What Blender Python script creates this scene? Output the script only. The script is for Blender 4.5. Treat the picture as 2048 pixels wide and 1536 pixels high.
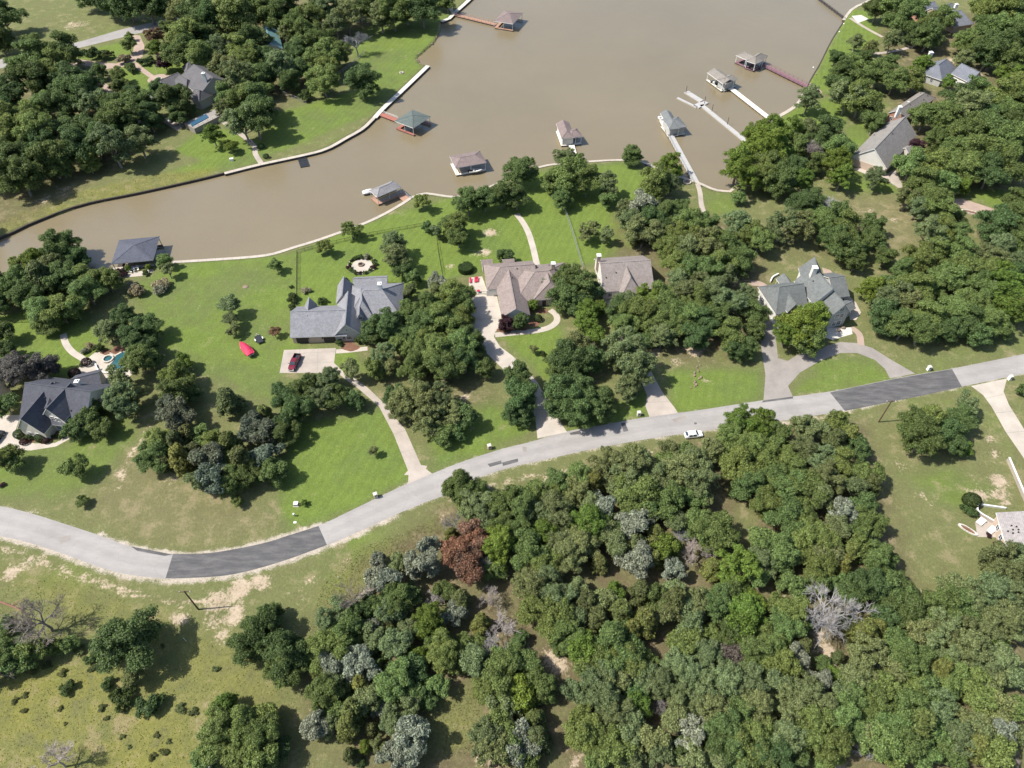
import bpy, math, random
import numpy as np
from mathutils import Vector, Matrix, Quaternion

# ------------------------------------------------------------------ camera, sky, sun, exposure
H = 145.0                       # camera height above the lawns (m)
PITCH = math.radians(48.7)      # below the horizon
FPX = 1420.0                    # focal length in photograph pixels (2048 wide)
SUN_EL = math.radians(53.0)
SUN_AZ = Vector((-1.0, -0.10, 0)).normalized()      # where the sun stands, seen from above
EXPOSURE = 0.80

scn = bpy.context.scene
for o in list(bpy.data.objects):
    bpy.data.objects.remove(o)
C = scn.collection
cam_d = bpy.data.cameras.new('camera'); cam = bpy.data.objects.new('camera', cam_d); C.objects.link(cam)
cam.location = (0, 0, H); cam.rotation_euler = (math.pi/2-PITCH, 0, 0)
cam_d.sensor_width = 36.0; cam_d.lens = 36.0*FPX/2048.0
cam_d.clip_start = 1.0; cam_d.clip_end = 20000.0
scn.camera = cam
scn.render.resolution_x = 1024; scn.render.resolution_y = 768
w = bpy.data.worlds.new('World'); scn.world = w; w.use_nodes = True
nt = w.node_tree; bg = nt.nodes['Background']
sky = nt.nodes.new('ShaderNodeTexSky'); sky.sky_type = 'NISHITA'; sky.sun_disc = False
sky.sun_elevation = SUN_EL; sky.sun_rotation = math.atan2(SUN_AZ.x, SUN_AZ.y)
sky.air_density = 1.0; sky.dust_density = 1.5
nt.links.new(sky.outputs[0], bg.inputs[0]); bg.inputs[1].default_value = 0.112
sd = bpy.data.lights.new('sun', 'SUN'); sd.energy = 4.3; sd.angle = math.radians(0.53); sd.color = (1.0, 0.955, 0.88)
so = bpy.data.objects.new('sun', sd); C.objects.link(so); so.location = (-80, 0, 200)
sdir = Vector((-SUN_AZ.x*math.cos(SUN_EL), -SUN_AZ.y*math.cos(SUN_EL), -math.sin(SUN_EL)))
so.rotation_euler = sdir.to_track_quat('-Z', 'Y').to_euler()
vs = scn.view_settings
vs.view_transform = 'Standard'; vs.look = 'None'; vs.gamma = 1.0; vs.exposure = EXPOSURE; vs.use_curve_mapping = False

# ------------------------------------------------------------------ pixel <-> place
SP, CP = math.sin(PITCH), math.cos(PITCH)
def P(px, py, z=0.0):
    "point at height z seen at photograph pixel (px,py)"
    u = (px-1024.0)/FPX; v = (768.0-py)/FPX
    D = SP-CP*v; F = CP+SP*v
    t = (H-z)/D
    return Vector((u*t, F*t, z))
def ppm(y, z=0.0):
    "photograph pixels per metre for a thing seen at pixel row y, height z"
    D = SP-CP*(768.0-y)/FPX
    return FPX*D/(H-z)
def proj(p):
    x, y, z = p[0], p[1], p[2]-H
    dep = y*CP-z*SP; up = y*SP+z*CP
    return 1024+FPX*x/dep, 768-FPX*up/dep
def W2(pts): return [P(x, y).to_2d() for x, y in pts]

random.seed(11); RNG = np.random.default_rng(7)

# ------------------------------------------------------------------ materials
MATS = {}
def nodes(m):
    m.use_nodes = True
    return m.node_tree, m.node_tree.nodes['Principled BSDF']
def ramp_mul(nt, col_socket, fac_socket, lo, hi):
    "multiply a colour by a grey between lo and hi"
    mr = nt.nodes.new('ShaderNodeMapRange'); mr.inputs[3].default_value = lo; mr.inputs[4].default_value = hi
    mr.inputs[1].default_value = .25; mr.inputs[2].default_value = .75
    nt.links.new(fac_socket, mr.inputs[0])
    vm = nt.nodes.new('ShaderNodeVectorMath'); vm.operation = 'SCALE'
    nt.links.new(col_socket, vm.inputs[0]); nt.links.new(mr.outputs[0], vm.inputs['Scale'])
    return vm.outputs[0]
def noise(nt, scale, detail=3, rough=.6, coord='Object', stretch=None):
    tc = nt.nodes.new('ShaderNodeTexCoord'); n = nt.nodes.new('ShaderNodeTexNoise')
    n.inputs['Scale'].default_value = scale; n.inputs['Detail'].default_value = detail; n.inputs['Roughness'].default_value = rough
    src = tc.outputs[coord]
    if stretch:
        mp = nt.nodes.new('ShaderNodeMapping'); mp.inputs['Scale'].default_value = stretch[0]
        mp.inputs['Rotation'].default_value = (0, 0, stretch[1]); nt.links.new(src, mp.inputs[0]); src = mp.outputs[0]
    nt.links.new(src, n.inputs['Vector'])
    return n.outputs[0]
def mat(name, col, rough=.8, amt=.18, scale=.6, fine=6.0, famt=.12, spec=.3, metal=0.0, bump=0.0, col2=None, stretch=None):
    if name in MATS: return MATS[name]
    m = bpy.data.materials.new(name); nt, b = nodes(m)
    rgb = nt.nodes.new('ShaderNodeRGB'); rgb.outputs[0].default_value = (*col, 1)
    s = rgb.outputs[0]
    n1 = noise(nt, scale, 4, .6, stretch=stretch); n2 = noise(nt, fine, 3, .7)
    if col2:
        mx = nt.nodes.new('ShaderNodeMix'); mx.data_type = 'RGBA'; mx.inputs[7].default_value = (*col2, 1)
        mr = nt.nodes.new('ShaderNodeMapRange'); mr.inputs[1].default_value = .4; mr.inputs[2].default_value = .65
        nt.links.new(n1, mr.inputs[0]); nt.links.new(mr.outputs[0], mx.inputs[0]); nt.links.new(s, mx.inputs[6]); s = mx.outputs[2]
    if amt: s = ramp_mul(nt, s, n1, 1-amt, 1+amt)
    if famt: s = ramp_mul(nt, s, n2, 1-famt, 1+famt)
    nt.links.new(s, b.inputs['Base Color'])
    b.inputs['Roughness'].default_value = rough; b.inputs['Specular IOR Level'].default_value = spec; b.inputs['Metallic'].default_value = metal
    if bump:
        bp = nt.nodes.new('ShaderNodeBump'); bp.inputs['Strength'].default_value = bump; bp.inputs['Distance'].default_value = .05
        nt.links.new(n2, bp.inputs['Height']); nt.links.new(bp.outputs[0], b.inputs['Normal'])
    MATS[name] = m
    return m
def shingle(name, col):
    "roof shingles: courses, tab to tab differences and weathering"
    if name in MATS: return MATS[name]
    m = bpy.data.materials.new(name); nt, b = nodes(m)
    rgb = nt.nodes.new('ShaderNodeRGB'); rgb.outputs[0].default_value = (*col, 1)
    tc = nt.nodes.new('ShaderNodeTexCoord')
    vo = nt.nodes.new('ShaderNodeTexVoronoi'); vo.inputs['Scale'].default_value = 2.6
    nt.links.new(tc.outputs['Object'], vo.inputs['Vector'])
    sx = nt.nodes.new('ShaderNodeSeparateColor'); nt.links.new(vo.outputs['Color'], sx.inputs[0])
    s = ramp_mul(nt, rgb.outputs[0], sx.outputs[0], .91, 1.09)
    s = ramp_mul(nt, s, noise(nt, .35, 4, .6), .88, 1.1)
    s = ramp_mul(nt, s, noise(nt, 1.6, 3, .7, stretch=((1, 1, .25), 0)), .9, 1.1)
    wv = nt.nodes.new('ShaderNodeTexWave'); wv.bands_direction = 'Z'; wv.inputs['Scale'].default_value = 2.2; wv.inputs['Distortion'].default_value = .6
    nt.links.new(tc.outputs['Object'], wv.inputs['Vector'])
    s = ramp_mul(nt, s, wv.outputs[1], .94, 1.05)
    nt.links.new(s, b.inputs['Base Color']); b.inputs['Roughness'].default_value = .85; b.inputs['Specular IOR Level'].default_value = .25
    MATS[name] = m
    return m
def leaf_mat():
    m = bpy.data.materials.new('foliage'); m.use_nodes = True; nt = m.node_tree; b = nt.nodes['Principled BSDF']; out = nt.nodes['Material Output']
    oi = nt.nodes.new('ShaderNodeObjectInfo'); ge = nt.nodes.new('ShaderNodeNewGeometry')
    s = ramp_mul(nt, oi.outputs['Color'], ge.outputs['Random Per Island'], .58, 1.42)
    hs = nt.nodes.new('ShaderNodeHueSaturation')
    mr = nt.nodes.new('ShaderNodeMapRange'); mr.inputs[3].default_value = .482; mr.inputs[4].default_value = .512
    n = noise(nt, 2.2, 2, .5)
    nt.links.new(n, mr.inputs[0]); nt.links.new(mr.outputs[0], hs.inputs['Hue']); nt.links.new(s, hs.inputs['Color'])
    nt.links.new(hs.outputs[0], b.inputs['Base Color'])
    b.inputs['Roughness'].default_value = .55; b.inputs['Specular IOR Level'].default_value = .22
    tr = nt.nodes.new('ShaderNodeBsdfTranslucent'); nt.links.new(hs.outputs[0], tr.inputs[0])
    mx = nt.nodes.new('ShaderNodeMixShader'); mx.inputs[0].default_value = .42
    nt.links.new(b.outputs[0], mx.inputs[1]); nt.links.new(tr.outputs[0], mx.inputs[2]); nt.links.new(mx.outputs[0], out.inputs[0])
    return m
def obj_color_mat(name, rough, spec):
    m = bpy.data.materials.new(name); nt, b = nodes(m)
    oi = nt.nodes.new('ShaderNodeObjectInfo')
    s = ramp_mul(nt, oi.outputs['Color'], noise(nt, 3.0, 3, .6), .75, 1.25)
    nt.links.new(s, b.inputs['Base Color']); b.inputs['Roughness'].default_value = rough; b.inputs['Specular IOR Level'].default_value = spec
    return m
M_LEAF = leaf_mat(); M_BARK = obj_color_mat('bark', .9, .2)
M_CONC = mat('concrete', (.345, .30, .255), .85, .2, .18, 3.0, .1)
M_CONCW = mat('pale_concrete', (.40, .355, .30), .85, .16, .25, 3.0, .1)
M_WHITEC = mat('white_concrete', (.50, .475, .42), .8, .12, .3, 3.0, .08)
M_PAVER = mat('pavers', (.33, .25, .20), .85, .15, .4, 5, .18)
M_ASPH = mat('dark_asphalt', (.082, .080, .081), .9, .16, .22, 3.0, .14, stretch=((1, 4, 1), .25), col2=(.112, .108, .105))
M_ROAD = mat('grey_chipseal', (.285, .268, .252), .9, .14, .12, 2.5, .07, stretch=((.4, 3, 1), .28))
M_DRIVE = mat('grey_drive', (.245, .222, .20), .9, .16, .25, 3, .1)
M_WHITE = mat('white_paint', (.66, .65, .62), .5, .05, .5, 5, .04)
M_TRIM = mat('trim_paint', (.62, .60, .56), .6, .06, .5, 5, .05)
M_WALLB = mat('beige_brick', (.43, .335, .265), .85, .10, .5, 9, .16, bump=.3)
M_WALLC = mat('cream_stone', (.50, .465, .40), .85, .12, .8, 5, .16, bump=.3)
M_WALLG = mat('grey_stone', (.36, .355, .33), .85, .14, .8, 5, .18, bump=.3)
M_WALLW = mat('white_siding', (.56, .54, .49), .7, .06, .5, 5, .06)
M_BRICK = mat('red_brick', (.36, .19, .14), .85, .12, .8, 8, .28, bump=.3)
M_GLASS = mat('window_glass', (.035, .045, .055), .08, .1, .5, 3, .05, spec=.6)
M_DARK = mat('dark_metal', (.02, .02, .022), .5, .1, 1, 6, .1)
M_BLACKP = mat('black_plastic', (.022, .025, .03), .55, .1, 1, 6, .12)
M_STEEL = mat('galvanised_steel', (.42, .43, .44), .45, .1, 1, 6, .1, metal=.3)
M_REDW = mat('red_deck_wood', (.30, .115, .09), .8, .14, .8, 5, .16, stretch=((6, 1, 1), 0))
M_ORW = mat('cedar_deck_wood', (.34, .20, .14), .8, .12, .8, 5, .14, stretch=((6, 1, 1), 0))
M_GRYW = mat('grey_deck_wood', (.36, .35, .335), .85, .12, .8, 5, .16, stretch=((6, 1, 1), 0))
M_PALEW = mat('pale_deck_wood', (.62, .585, .51), .8, .1, .8, 5, .1, stretch=((6, 1, 1), 0))
M_PURW = mat('plum_deck_wood', (.19, .105, .12), .8, .12, .8, 5, .14, stretch=((6, 1, 1), 0))
M_DKW = mat('dark_timber', (.055, .045, .038), .9, .2, .8, 5, .2)
M_POLE = mat('pole_wood', (.10, .062, .042), .9, .2, 1, 8, .2)
M_RED = mat('red_car_paint', (.135, .010, .024), .25, .05, .5, 4, .03, spec=.6)
M_WCAR = mat('white_car_paint', (.78, .78, .78), .25, .03, .5, 4, .02, spec=.6)
M_BCAR = mat('dark_car_paint', (.02, .022, .028), .25, .03, .5, 4, .02, spec=.6)
M_RCLOTH = mat('red_boat_cover', (.50, .030, .075), .65, .12, .9, 5, .1)
M_TYRE = mat('rubber', (.015, .015, .015), .85, .1, 2, 8, .1)
M_BLUE = mat('pool_water', (.028, .095, .11), .06, .1, .5, 4, .05, spec=.6)
M_STONE = mat('pale_stone', (.50, .45, .38), .9, .2, 1.2, 6, .2, bump=.4)
M_ROCK = mat('brown_rock', (.22, .165, .12), .9, .25, 1.2, 6, .25, bump=.5)
M_MULCH = mat('bark_mulch', (.15, .078, .05), .95, .25, 1.0, 6, .3, bump=.4)
M_GREENP = mat('green_plastic', (.02, .16, .10), .4, .05, 1, 5, .04)
M_YELP = mat('yellow_plastic', (.75, .38, .03), .4, .05, 1, 5, .04)
M_CUSH = mat('red_cushion', (.38, .03, .06), .8, .1, 1, 6, .1)
M_TEAL = mat('teal_metal_roof', (.13, .24, .25), .45, .1, .4, 4, .06, spec=.5)

# ------------------------------------------------------------------ mesh helpers
def mesh(name, verts, faces, m):
    me = bpy.data.meshes.new(name); me.from_pydata([tuple(v) for v in verts], [], faces)
    if m: me.materials.append(m)
    me.update(); return me
def link(name, me, parent=None, loc=None):
    o = bpy.data.objects.new(name, me); C.objects.link(o)
    if parent: o.parent = parent
    if loc is not None: o.location = loc
    return o
def tag(o, label=None, cat=None, group=None, kind=None):
    if label: o['label'] = label
    if cat: o['category'] = cat
    if group: o['group'] = group
    if kind: o['kind'] = kind
    return o
def thing(name, label, cat, loc, group=None, rz=0.0):
    e = link(name, None, None, loc); e.rotation_euler = (0, 0, rz); e.empty_display_size = .5
    return tag(e, label, cat, group)
class MB:
    "collects shapes for ONE mesh; coordinates are local to the thing's base"
    def __init__(s, base=(0, 0, 0)): s.v = []; s.f = []; s.b = Vector(base)
    def add(s, vs, fs):
        k = len(s.v); s.v += [Vector(p)-s.b for p in vs]; s.f += [tuple(i+k for i in f) for f in fs]; return s
    def box(s, c, sx, sy, sz, rz=0.0):
        "box standing on c (centre of its base)"
        c = Vector(c); ca, sa = math.cos(rz), math.sin(rz); vs = []
        for z in (0, sz):
            for dx, dy in ((-1, -1), (1, -1), (1, 1), (-1, 1)):
                x, y = dx*sx/2, dy*sy/2; vs.append(c+Vector((x*ca-y*sa, x*sa+y*ca, z)))
        return s.add(vs, [(3, 2, 1, 0), (4, 5, 6, 7), (0, 1, 5, 4), (1, 2, 6, 5), (2, 3, 7, 6), (3, 0, 4, 7)])
    def bar(s, a, b, wd, ht):
        "box beam between two points"
        a, b = Vector(a), Vector(b); d = (b-a)
        if d.length < 1e-6: return s
        d.normalize(); up = Vector((0, 0, 1)) if abs(d.z) < .95 else Vector((1, 0, 0))
        n = d.cross(up).normalized()*wd/2; q = n.cross(d).normalized()*ht/2
        vs = [p+i*n+j*q for p in (a, b) for i, j in ((-1, -1), (1, -1), (1, 1), (-1, 1))]
        return s.add(vs, [(0, 1, 2, 3), (7, 6, 5, 4), (0, 4, 5, 1), (1, 5, 6, 2), (2, 6, 7, 3), (3, 7, 4, 0)])
    def tube(s, pts, rad, n=6, cap=True):
        pts = [Vector(p) for p in pts]; rings = []; k0 = len(s.v); vs = []; fs = []
        ref = Vector((.31, .95, .05))
        for i, p in enumerate(pts):
            d = (pts[min(i+1, len(pts)-1)]-pts[max(i-1, 0)]).normalized()
            a = d.cross(ref)
            if a.length < .05: a = d.cross(Vector((1, 0, 0)))
            a.normalize(); b = d.cross(a)
            for j in range(n):
                t = 2*math.pi*j/n; vs.append(p+(a*math.cos(t)+b*math.sin(t))*rad[i])
        for i in range(len(pts)-1):
            for j in range(n):
                fs.append((i*n+j, i*n+(j+1) % n, (i+1)*n+(j+1) % n, (i+1)*n+j))
        if cap:
            fs.append(tuple(range(n))[::-1]); fs.append(tuple((len(pts)-1)*n+j for j in range(n)))
        return s.add(vs, fs)
    def prism(s, poly, z0, z1):
        n = len(poly); vs = [Vector((p[0], p[1], z0)) for p in poly]+[Vector((p[0], p[1], z1)) for p in poly]
        ar = sum(poly[i][0]*poly[(i+1) % n][1]-poly[(i+1) % n][0]*poly[i][1] for i in range(n))
        top = tuple(range(n, 2*n)); bot = tuple(range(n))[::-1]
        fs = [top, bot]+[(i, (i+1) % n, (i+1) % n+n, i+n) for i in range(n)]
        if ar < 0: fs = [f[::-1] for f in fs]
        return s.add(vs, fs)
    def lathe(s, c, prof, n=14, sx=1.0, sy=1.0, rz=0.0):
        c = Vector(c); vs = []; fs = []
        for r, z in prof:
            for j in range(n):
                t = 2*math.pi*j/n; x, y = r*math.cos(t)*sx, r*math.sin(t)*sy
                vs.append(c+Vector((x*math.cos(rz)-y*math.sin(rz), x*math.sin(rz)+y*math.cos(rz), z)))
        for i in range(len(prof)-1):
            for j in range(n): fs.append((i*n+j, i*n+(j+1) % n, (i+1)*n+(j+1) % n, (i+1)*n+j))
        fs.append(tuple(range(n))[::-1]); fs.append(tuple((len(prof)-1)*n+j for j in range(n)))
        return s.add(vs, fs)
    def build(s, name, m, parent=None):
        return link(name, mesh(name, s.v, s.f, m), parent)
def circle(c, r, n=24, sx=1., sy=1., rz=0.):
    return [(c[0]+r*sx*math.cos(t)*math.cos(rz)-r*sy*math.sin(t)*math.sin(rz), c[1]+r*sx*math.cos(t)*math.sin(rz)+r*sy*math.sin(t)*math.cos(rz)) for t in [2*math.pi*i/n for i in range(n)]]
def smooth_line(pts, n=6):
    "Catmull-Rom through 2-D points"
    p = [Vector(q) for q in pts]; p = [2*p[0]-p[1]]+p+[2*p[-1]-p[-2]]; out = []
    for i in range(1, len(p)-2):
        for k in range(n):
            t = k/n; a, b, c, d = p[i-1], p[i], p[i+1], p[i+2]
            out.append(.5*((2*b)+(c-a)*t+(2*a-5*b+4*c-d)*t*t+(3*b-a-3*c+d)*t**3))
    out.append(p[-2]); return out
def offset_line(line, d):
    out = []
    for i, p in enumerate(line):
        t = (line[min(i+1, len(line)-1)]-line[max(i-1, 0)]).normalized()
        out.append(p+Vector((-t.y, t.x))*d)
    return out
def ribbon(name, L, R, z, m, th=.0, parent=None):
    "sheet between two lines with the same number of points"
    n = len(L); vs = [(p[0], p[1], z) for p in L]+[(p[0], p[1], z) for p in R]
    fs = []
    for i in range(n-1):
        f = (i, i+n, i+n+1, i+1)
        a, b, c = Vector(vs[f[0]]), Vector(vs[f[1]]), Vector(vs[f[2]])
        fs.append(f if (b-a).cross(c-a).z > 0 else f[::-1])
    if th:
        mb = MB(); k = 2*n
        vs2 = vs+[(x, y, z-th) for x, y, _ in vs]
        fs2 = fs+[(i, i+1, i+1+k, i+k) for i in range(n-1)]+[(i+n+1, i+n, i+n+k, i+n+1+k) for i in range(n-1)]
        fs2 += [(0, n, n+k, k), (n-1, n-1+k, 2*n-1+k, 2*n-1)]
        return link(name, mesh(name, vs2, fs2, m), parent)
    return link(name, mesh(name, vs, fs, m), parent)
def resample(line, n):
    L = [0.0]
    for a, b in zip(line[:-1], line[1:]): L.append(L[-1]+(b-a).length)
    out = []; j = 0
    for i in range(n):
        t = L[-1]*i/(n-1)
        while j < len(L)-2 and L[j+1] < t: j += 1
        f = (t-L[j])/max(L[j+1]-L[j], 1e-9); out.append(line[j].lerp(line[j+1], f))
    return out
def polysheet(name, pts, z, m, parent=None, curb=0.0):
    "flat sheet from a 2-D outline (triangulated), optionally a raised slab"
    from mathutils.geometry import tessellate_polygon
    p3 = [Vector((p[0], p[1], 0)) for p in pts]; tri = tessellate_polygon([p3]); n = len(pts)
    vs = [(p[0], p[1], z) for p in pts]; fs = []
    for t in tri:
        a, b, c = (p3[i] for i in t); fs.append(tuple(t) if (b-a).cross(c-a).z > 0 else tuple(t)[::-1])
    if curb:
        vs += [(p[0], p[1], z-curb) for p in pts]; fs += [(i, (i+1) % n, (i+1) % n+n, i+n) for i in range(n)]
    return link(name, mesh(name, vs, fs, m), parent)

# ------------------------------------------------------------------ shorelines (photograph pixels on the lawn plane)
WATER_Z = -0.75
NEAR_SHORE = [(-420, 640), (-150, 600), (0, 566), (90, 556), (160, 549), (225, 541), (300, 533), (345, 527), (430, 522), (500, 517), (545, 511), (590, 497), (630, 485), (690, 464), (740, 445), (780, 425), (812, 406), (826, 396), (852, 389), (905, 396), (945, 390), (990, 372), (1035, 352), (1070, 339), (1105, 331), (1180, 325), (1240, 322), (1280, 325), (1310, 337), (1350, 352), (1375, 361), (1395, 367), (1430, 382), (1462, 385)]
COVE_SHORE = [(1462, 385), (1482, 366), (1490, 335), (1503, 294), (1522, 264), (1540, 246), (1596, 213), (1614, 184), (1620, 164), (1640, 130), (1665, 80), (1690, 41), (1708, 18), (1738, 4), (1775, -22), (1830, -70)]
FAR_SHORE = [(-420, 600), (-150, 530), (0, 474), (40, 455), (80, 438), (163, 408), (280, 384), (400, 357), (448, 345), (520, 327), (600, 310), (650, 297), (690, 275), (722, 257), (745, 235), (762, 216), (790, 190), (830, 152), (852, 131)]
WILD_SHORE = [(852, 131), (838, 127), (832, 113), (846, 101), (868, 82), (878, 60), (880, 42)]
TOP_SHORE = [(880, 42), (892, 39), (906, 25), (934, 0), (975, -40), (1010, -75)]
lake = W2(NEAR_SHORE)+W2(COVE_SHORE)[1:]+W2(TOP_SHORE)[::-1]+W2(WILD_SHORE)[::-1][1:]+W2(FAR_SHORE)[::-1][1:]
LK = np.array([[p.x, p.y] for p in lake])

def inside(px, py, poly):
    c = np.zeros(px.shape, bool); n = len(poly)
    for i in range(n):
        x1, y1 = poly[i]; x2, y2 = poly[(i+1) % n]
        if y1 == y2: continue
        k = ((y1 > py) != (y2 > py)) & (px < (x2-x1)*(py-y1)/(y2-y1)+x1)
        c ^= k
    return c
def dist_line(px, py, line, closed=False):
    "distance to a polyline and nearest point"
    best = np.full(px.shape, 1e9); bx = np.zeros(px.shape); by = np.zeros(px.shape); n = len(line)
    for i in range(n if closed else n-1):
        x1, y1 = line[i]; x2, y2 = line[(i+1) % n]; dx, dy = x2-x1, y2-y1
        t = np.clip(((px-x1)*dx+(py-y1)*dy)/(dx*dx+dy*dy+1e-12), 0, 1)
        qx, qy = x1+t*dx, y1+t*dy; d = np.hypot(px-qx, py-qy); k = d < best
        best = np.where(k, d, best); bx = np.where(k, qx, bx); by = np.where(k, qy, by)
    return best, bx, by

# ------------------------------------------------------------------ ground: one sheet to the horizon, dipping under the lake
def axis(a, b, st, far, grow=1.25):
    core = list(np.arange(a, b+st*.5, st)); lo = []; hi = []
    x, s = a, st
    while x > -far: s *= grow; x -= s; lo.append(x)
    x, s = b, st
    while x < far: s *= grow; x += s; hi.append(x)
    return np.array(lo[::-1]+core+hi)
gx = axis(-200, 205, 1.15, 6000); gy = axis(24, 425, 1.15, 6000)
GX, GY = np.meshgrid(gx, gy); X = GX.ravel().copy(); Y = GY.ravel().copy()
ins = inside(X, Y, LK); dl, nx_, ny_ = dist_line(X, Y, LK, True)
cell = np.maximum(np.interp(X, (gx[1:]+gx[:-1])/2, np.diff(gx)), np.interp(Y, (gy[1:]+gy[:-1])/2, np.diff(gy)))
snap = dl < cell*.55
X = np.where(snap, nx_, X); Y = np.where(snap, ny_, Y)
Z = np.where(ins & ~snap, -2.2, 0.0)

DRY, LUSH, DIRT, YEL, GRAV = 0, 1, 2, 3, 4
lush = np.full(X.shape, .38); dirt = np.zeros(X.shape); yel = np.zeros(X.shape); grav = np.zeros(X.shape); litter = np.zeros(X.shape)
def blend(arr, pts, val, soft=2.5):
    poly = np.array([[p.x, p.y] for p in W2(pts)]); lo = poly.min(0)-soft*2; hi = poly.max(0)+soft*2
    k = np.nonzero((X > lo[0]) & (X < hi[0]) & (Y > lo[1]) & (Y < hi[1]))[0]
    if not len(k): return
    d, _, _ = dist_line(X[k], Y[k], poly, True); i = inside(X[k], Y[k], poly)
    f = np.clip(.5+np.where(i, d, -d)/(2*soft), 0, 1); f = f*f*(3-2*f)
    arr[k] = arr[k]*(1-f)+val*f
def streak(arr, pts, width, val):
    line = np.array([[p.x, p.y] for p in smooth_line(W2(pts), 4)]) if len(pts) > 2 else np.array([[p.x, p.y] for p in W2(pts)])
    lo = line.min(0)-width*3; hi = line.max(0)+width*3
    k = np.nonzero((X > lo[0]) & (X < hi[0]) & (Y > lo[1]) & (Y < hi[1]))[0]
    if not len(k): return
    d, _, _ = dist_line(X[k], Y[k], line); f = np.exp(-(d/width)**2)*val
    arr[k] = np.maximum(arr[k], f)
def blob(arr, x, y, rx, val):
    c = P(x, y); r = rx/ppm(y)
    d2 = ((X-c.x)**2+(Y-c.y)**2)/r**2
    np.maximum(arr, np.where(d2 < 9, np.exp(-d2)*val, 0), out=arr)

ROAD_UP = [(-220, 980), (-100, 995), (0, 1012), (60, 1026), (130, 1048), (200, 1071), (265, 1094), (345, 1108), (420, 1106), (520, 1088), (637, 1051), (700, 1022), (760, 993), (815, 967), (870, 945), (920, 925), (1000, 899), (1060, 884), (1133, 863), (1200, 851), (1300, 833), (1400, 820), (1530, 800), (1660, 783), (1800, 755), (1905, 737), (2048, 708), (2200, 675), (2400, 630)]
ROAD_LO = [(-220, 1040), (-100, 1053), (0, 1072), (60, 1086), (130, 1109), (200, 1135), (250, 1148), (330, 1157), (400, 1155), (470, 1148), (560, 1124), (655, 1090), (720, 1062), (790, 1030), (850, 1005), (895, 988), (960, 955), (1024, 934), (1100, 917), (1180, 899), (1260, 884), (1360, 868), (1450, 856), (1560, 842), (1690, 821), (1850, 790), (1925, 773), (2048, 747), (2200, 712), (2400, 665)]

# dry to lush lawns
blend(lush, [(-60, 20), (330, -40), (420, 20), (340, 40), (0, 115), (-60, 120)], .40)
for poly, v in [
    ([(592, 507), (780, 430), (905, 398), (1000, 388), (1075, 345), (1240, 326), (1300, 345), (1310, 480), (1180, 525), (960, 545), (870, 560), (800, 640), (600, 625)], 1.0),
    ([(255, 575), (345, 530), (592, 505), (592, 700), (560, 765), (640, 765), (620, 840), (480, 780), (380, 740), (320, 690)], .72),
    ([(590, 850), (770, 815), (850, 945), (650, 1040), (570, 1060), (555, 960)], .9),
    ([(860, 860), (985, 800), (1065, 860), (960, 905), (870, 942)], .85), ([(1000, 668), (1120, 655), (1150, 720), (1090, 760)], .85),
    ([(1135, 862), (1290, 780), (1300, 830)], .85), ([(1330, 742), (1520, 740), (1525, 800), (1352, 826)], .85),
    ([(1590, 785), (1640, 715), (1750, 712), (1780, 755), (1720, 770)], .75),
    ([(505, 325), (740, 230), (835, 145), (880, 70), (905, 25), (700, 60), (720, 180), (560, 225), (495, 300)], .78),
    ([(330, 345), (500, 300), (520, 325), (440, 342)], .8),
    ([(150, 108), (262, 78), (262, 118), (160, 118)], .95), ([(240, 132), (300, 150), (305, 190), (240, 185)], .95), ([(276, 130), (385, 125), (375, 152), (305, 148)], .95),
    ([(400, 260), (470, 260), (510, 310), (430, 330), (350, 300)], .95),
    ([(1620, 172), (1700, 20), (1745, 20), (1760, 80), (1680, 195)], .95), ([(1548, 246), (1600, 215), (1690, 185), (1690, 250), (1620, 265)], .95),
    ([(1955, 388), (2060, 372), (2060, 425), (1985, 412)], 1.0), ([(1690, 255), (1745, 235), (1740, 290), (1700, 300)], .8), ([(1690, 345), (1760, 350), (1800, 385), (1690, 380)], .85),
    ([(1400, 380), (1470, 385), (1480, 430), (1420, 430)], .7),
    ([(-20, 640), (150, 600), (205, 680), (170, 740), (100, 755), (-20, 740)], .8), ([(-20, 900), (140, 885), (250, 830), (270, 880), (210, 960), (100, 1000), (-20, 995)], .68),
    ([(620, 700), (700, 700), (740, 745), (660, 740)], .95),
]: blend(lush, poly, v)
blend(lush, [(215, 960), (260, 900), (470, 985), (560, 1052), (420, 1096), (270, 1080), (180, 1020)], .16, 5)
blend(lush, [(1670, 395), (1830, 400), (1960, 430), (1880, 470), (1790, 520), (1700, 470)], .14, 4)
blend(lush, [(1740, 835), (1940, 785), (2060, 930), (2060, 1010), (1900, 1210), (1820, 1195), (1790, 1000)], .34, 5)
blend(lush, [(1800, 950), (1900, 930), (1990, 980), (1960, 1020), (1880, 1010)], .62, 3)
blend(lush, [(1760, 730), (2060, 640), (2060, 700), (1850, 745)], .5, 3)
blend(lush, [(700, 1080), (880, 1020), (900, 1080), (760, 1160), (640, 1200)], .5, 4)
# meadow
blend(yel, [(-60, 1335), (120, 1330), (250, 1300), (330, 1380), (430, 1400), (440, 1600), (-60, 1600)], .9, 6)
blend(yel, [(-30, 1140), (100, 1150), (300, 1215), (480, 1290), (560, 1400), (450, 1560), (300, 1400), (200, 1270)], .55, 5)
blend(yel, [(0, 470), (160, 410), (400, 360), (440, 335), (300, 350), (150, 385), (0, 440)], .7, 2)
blend(yel, [(640, 1190), (700, 1110), (900, 1050), (880, 1110), (700, 1230)], .35, 4)
blend(yel, [(880, 1400), (950, 1370), (960, 1500), (860, 1536)], .35, 3)
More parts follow.
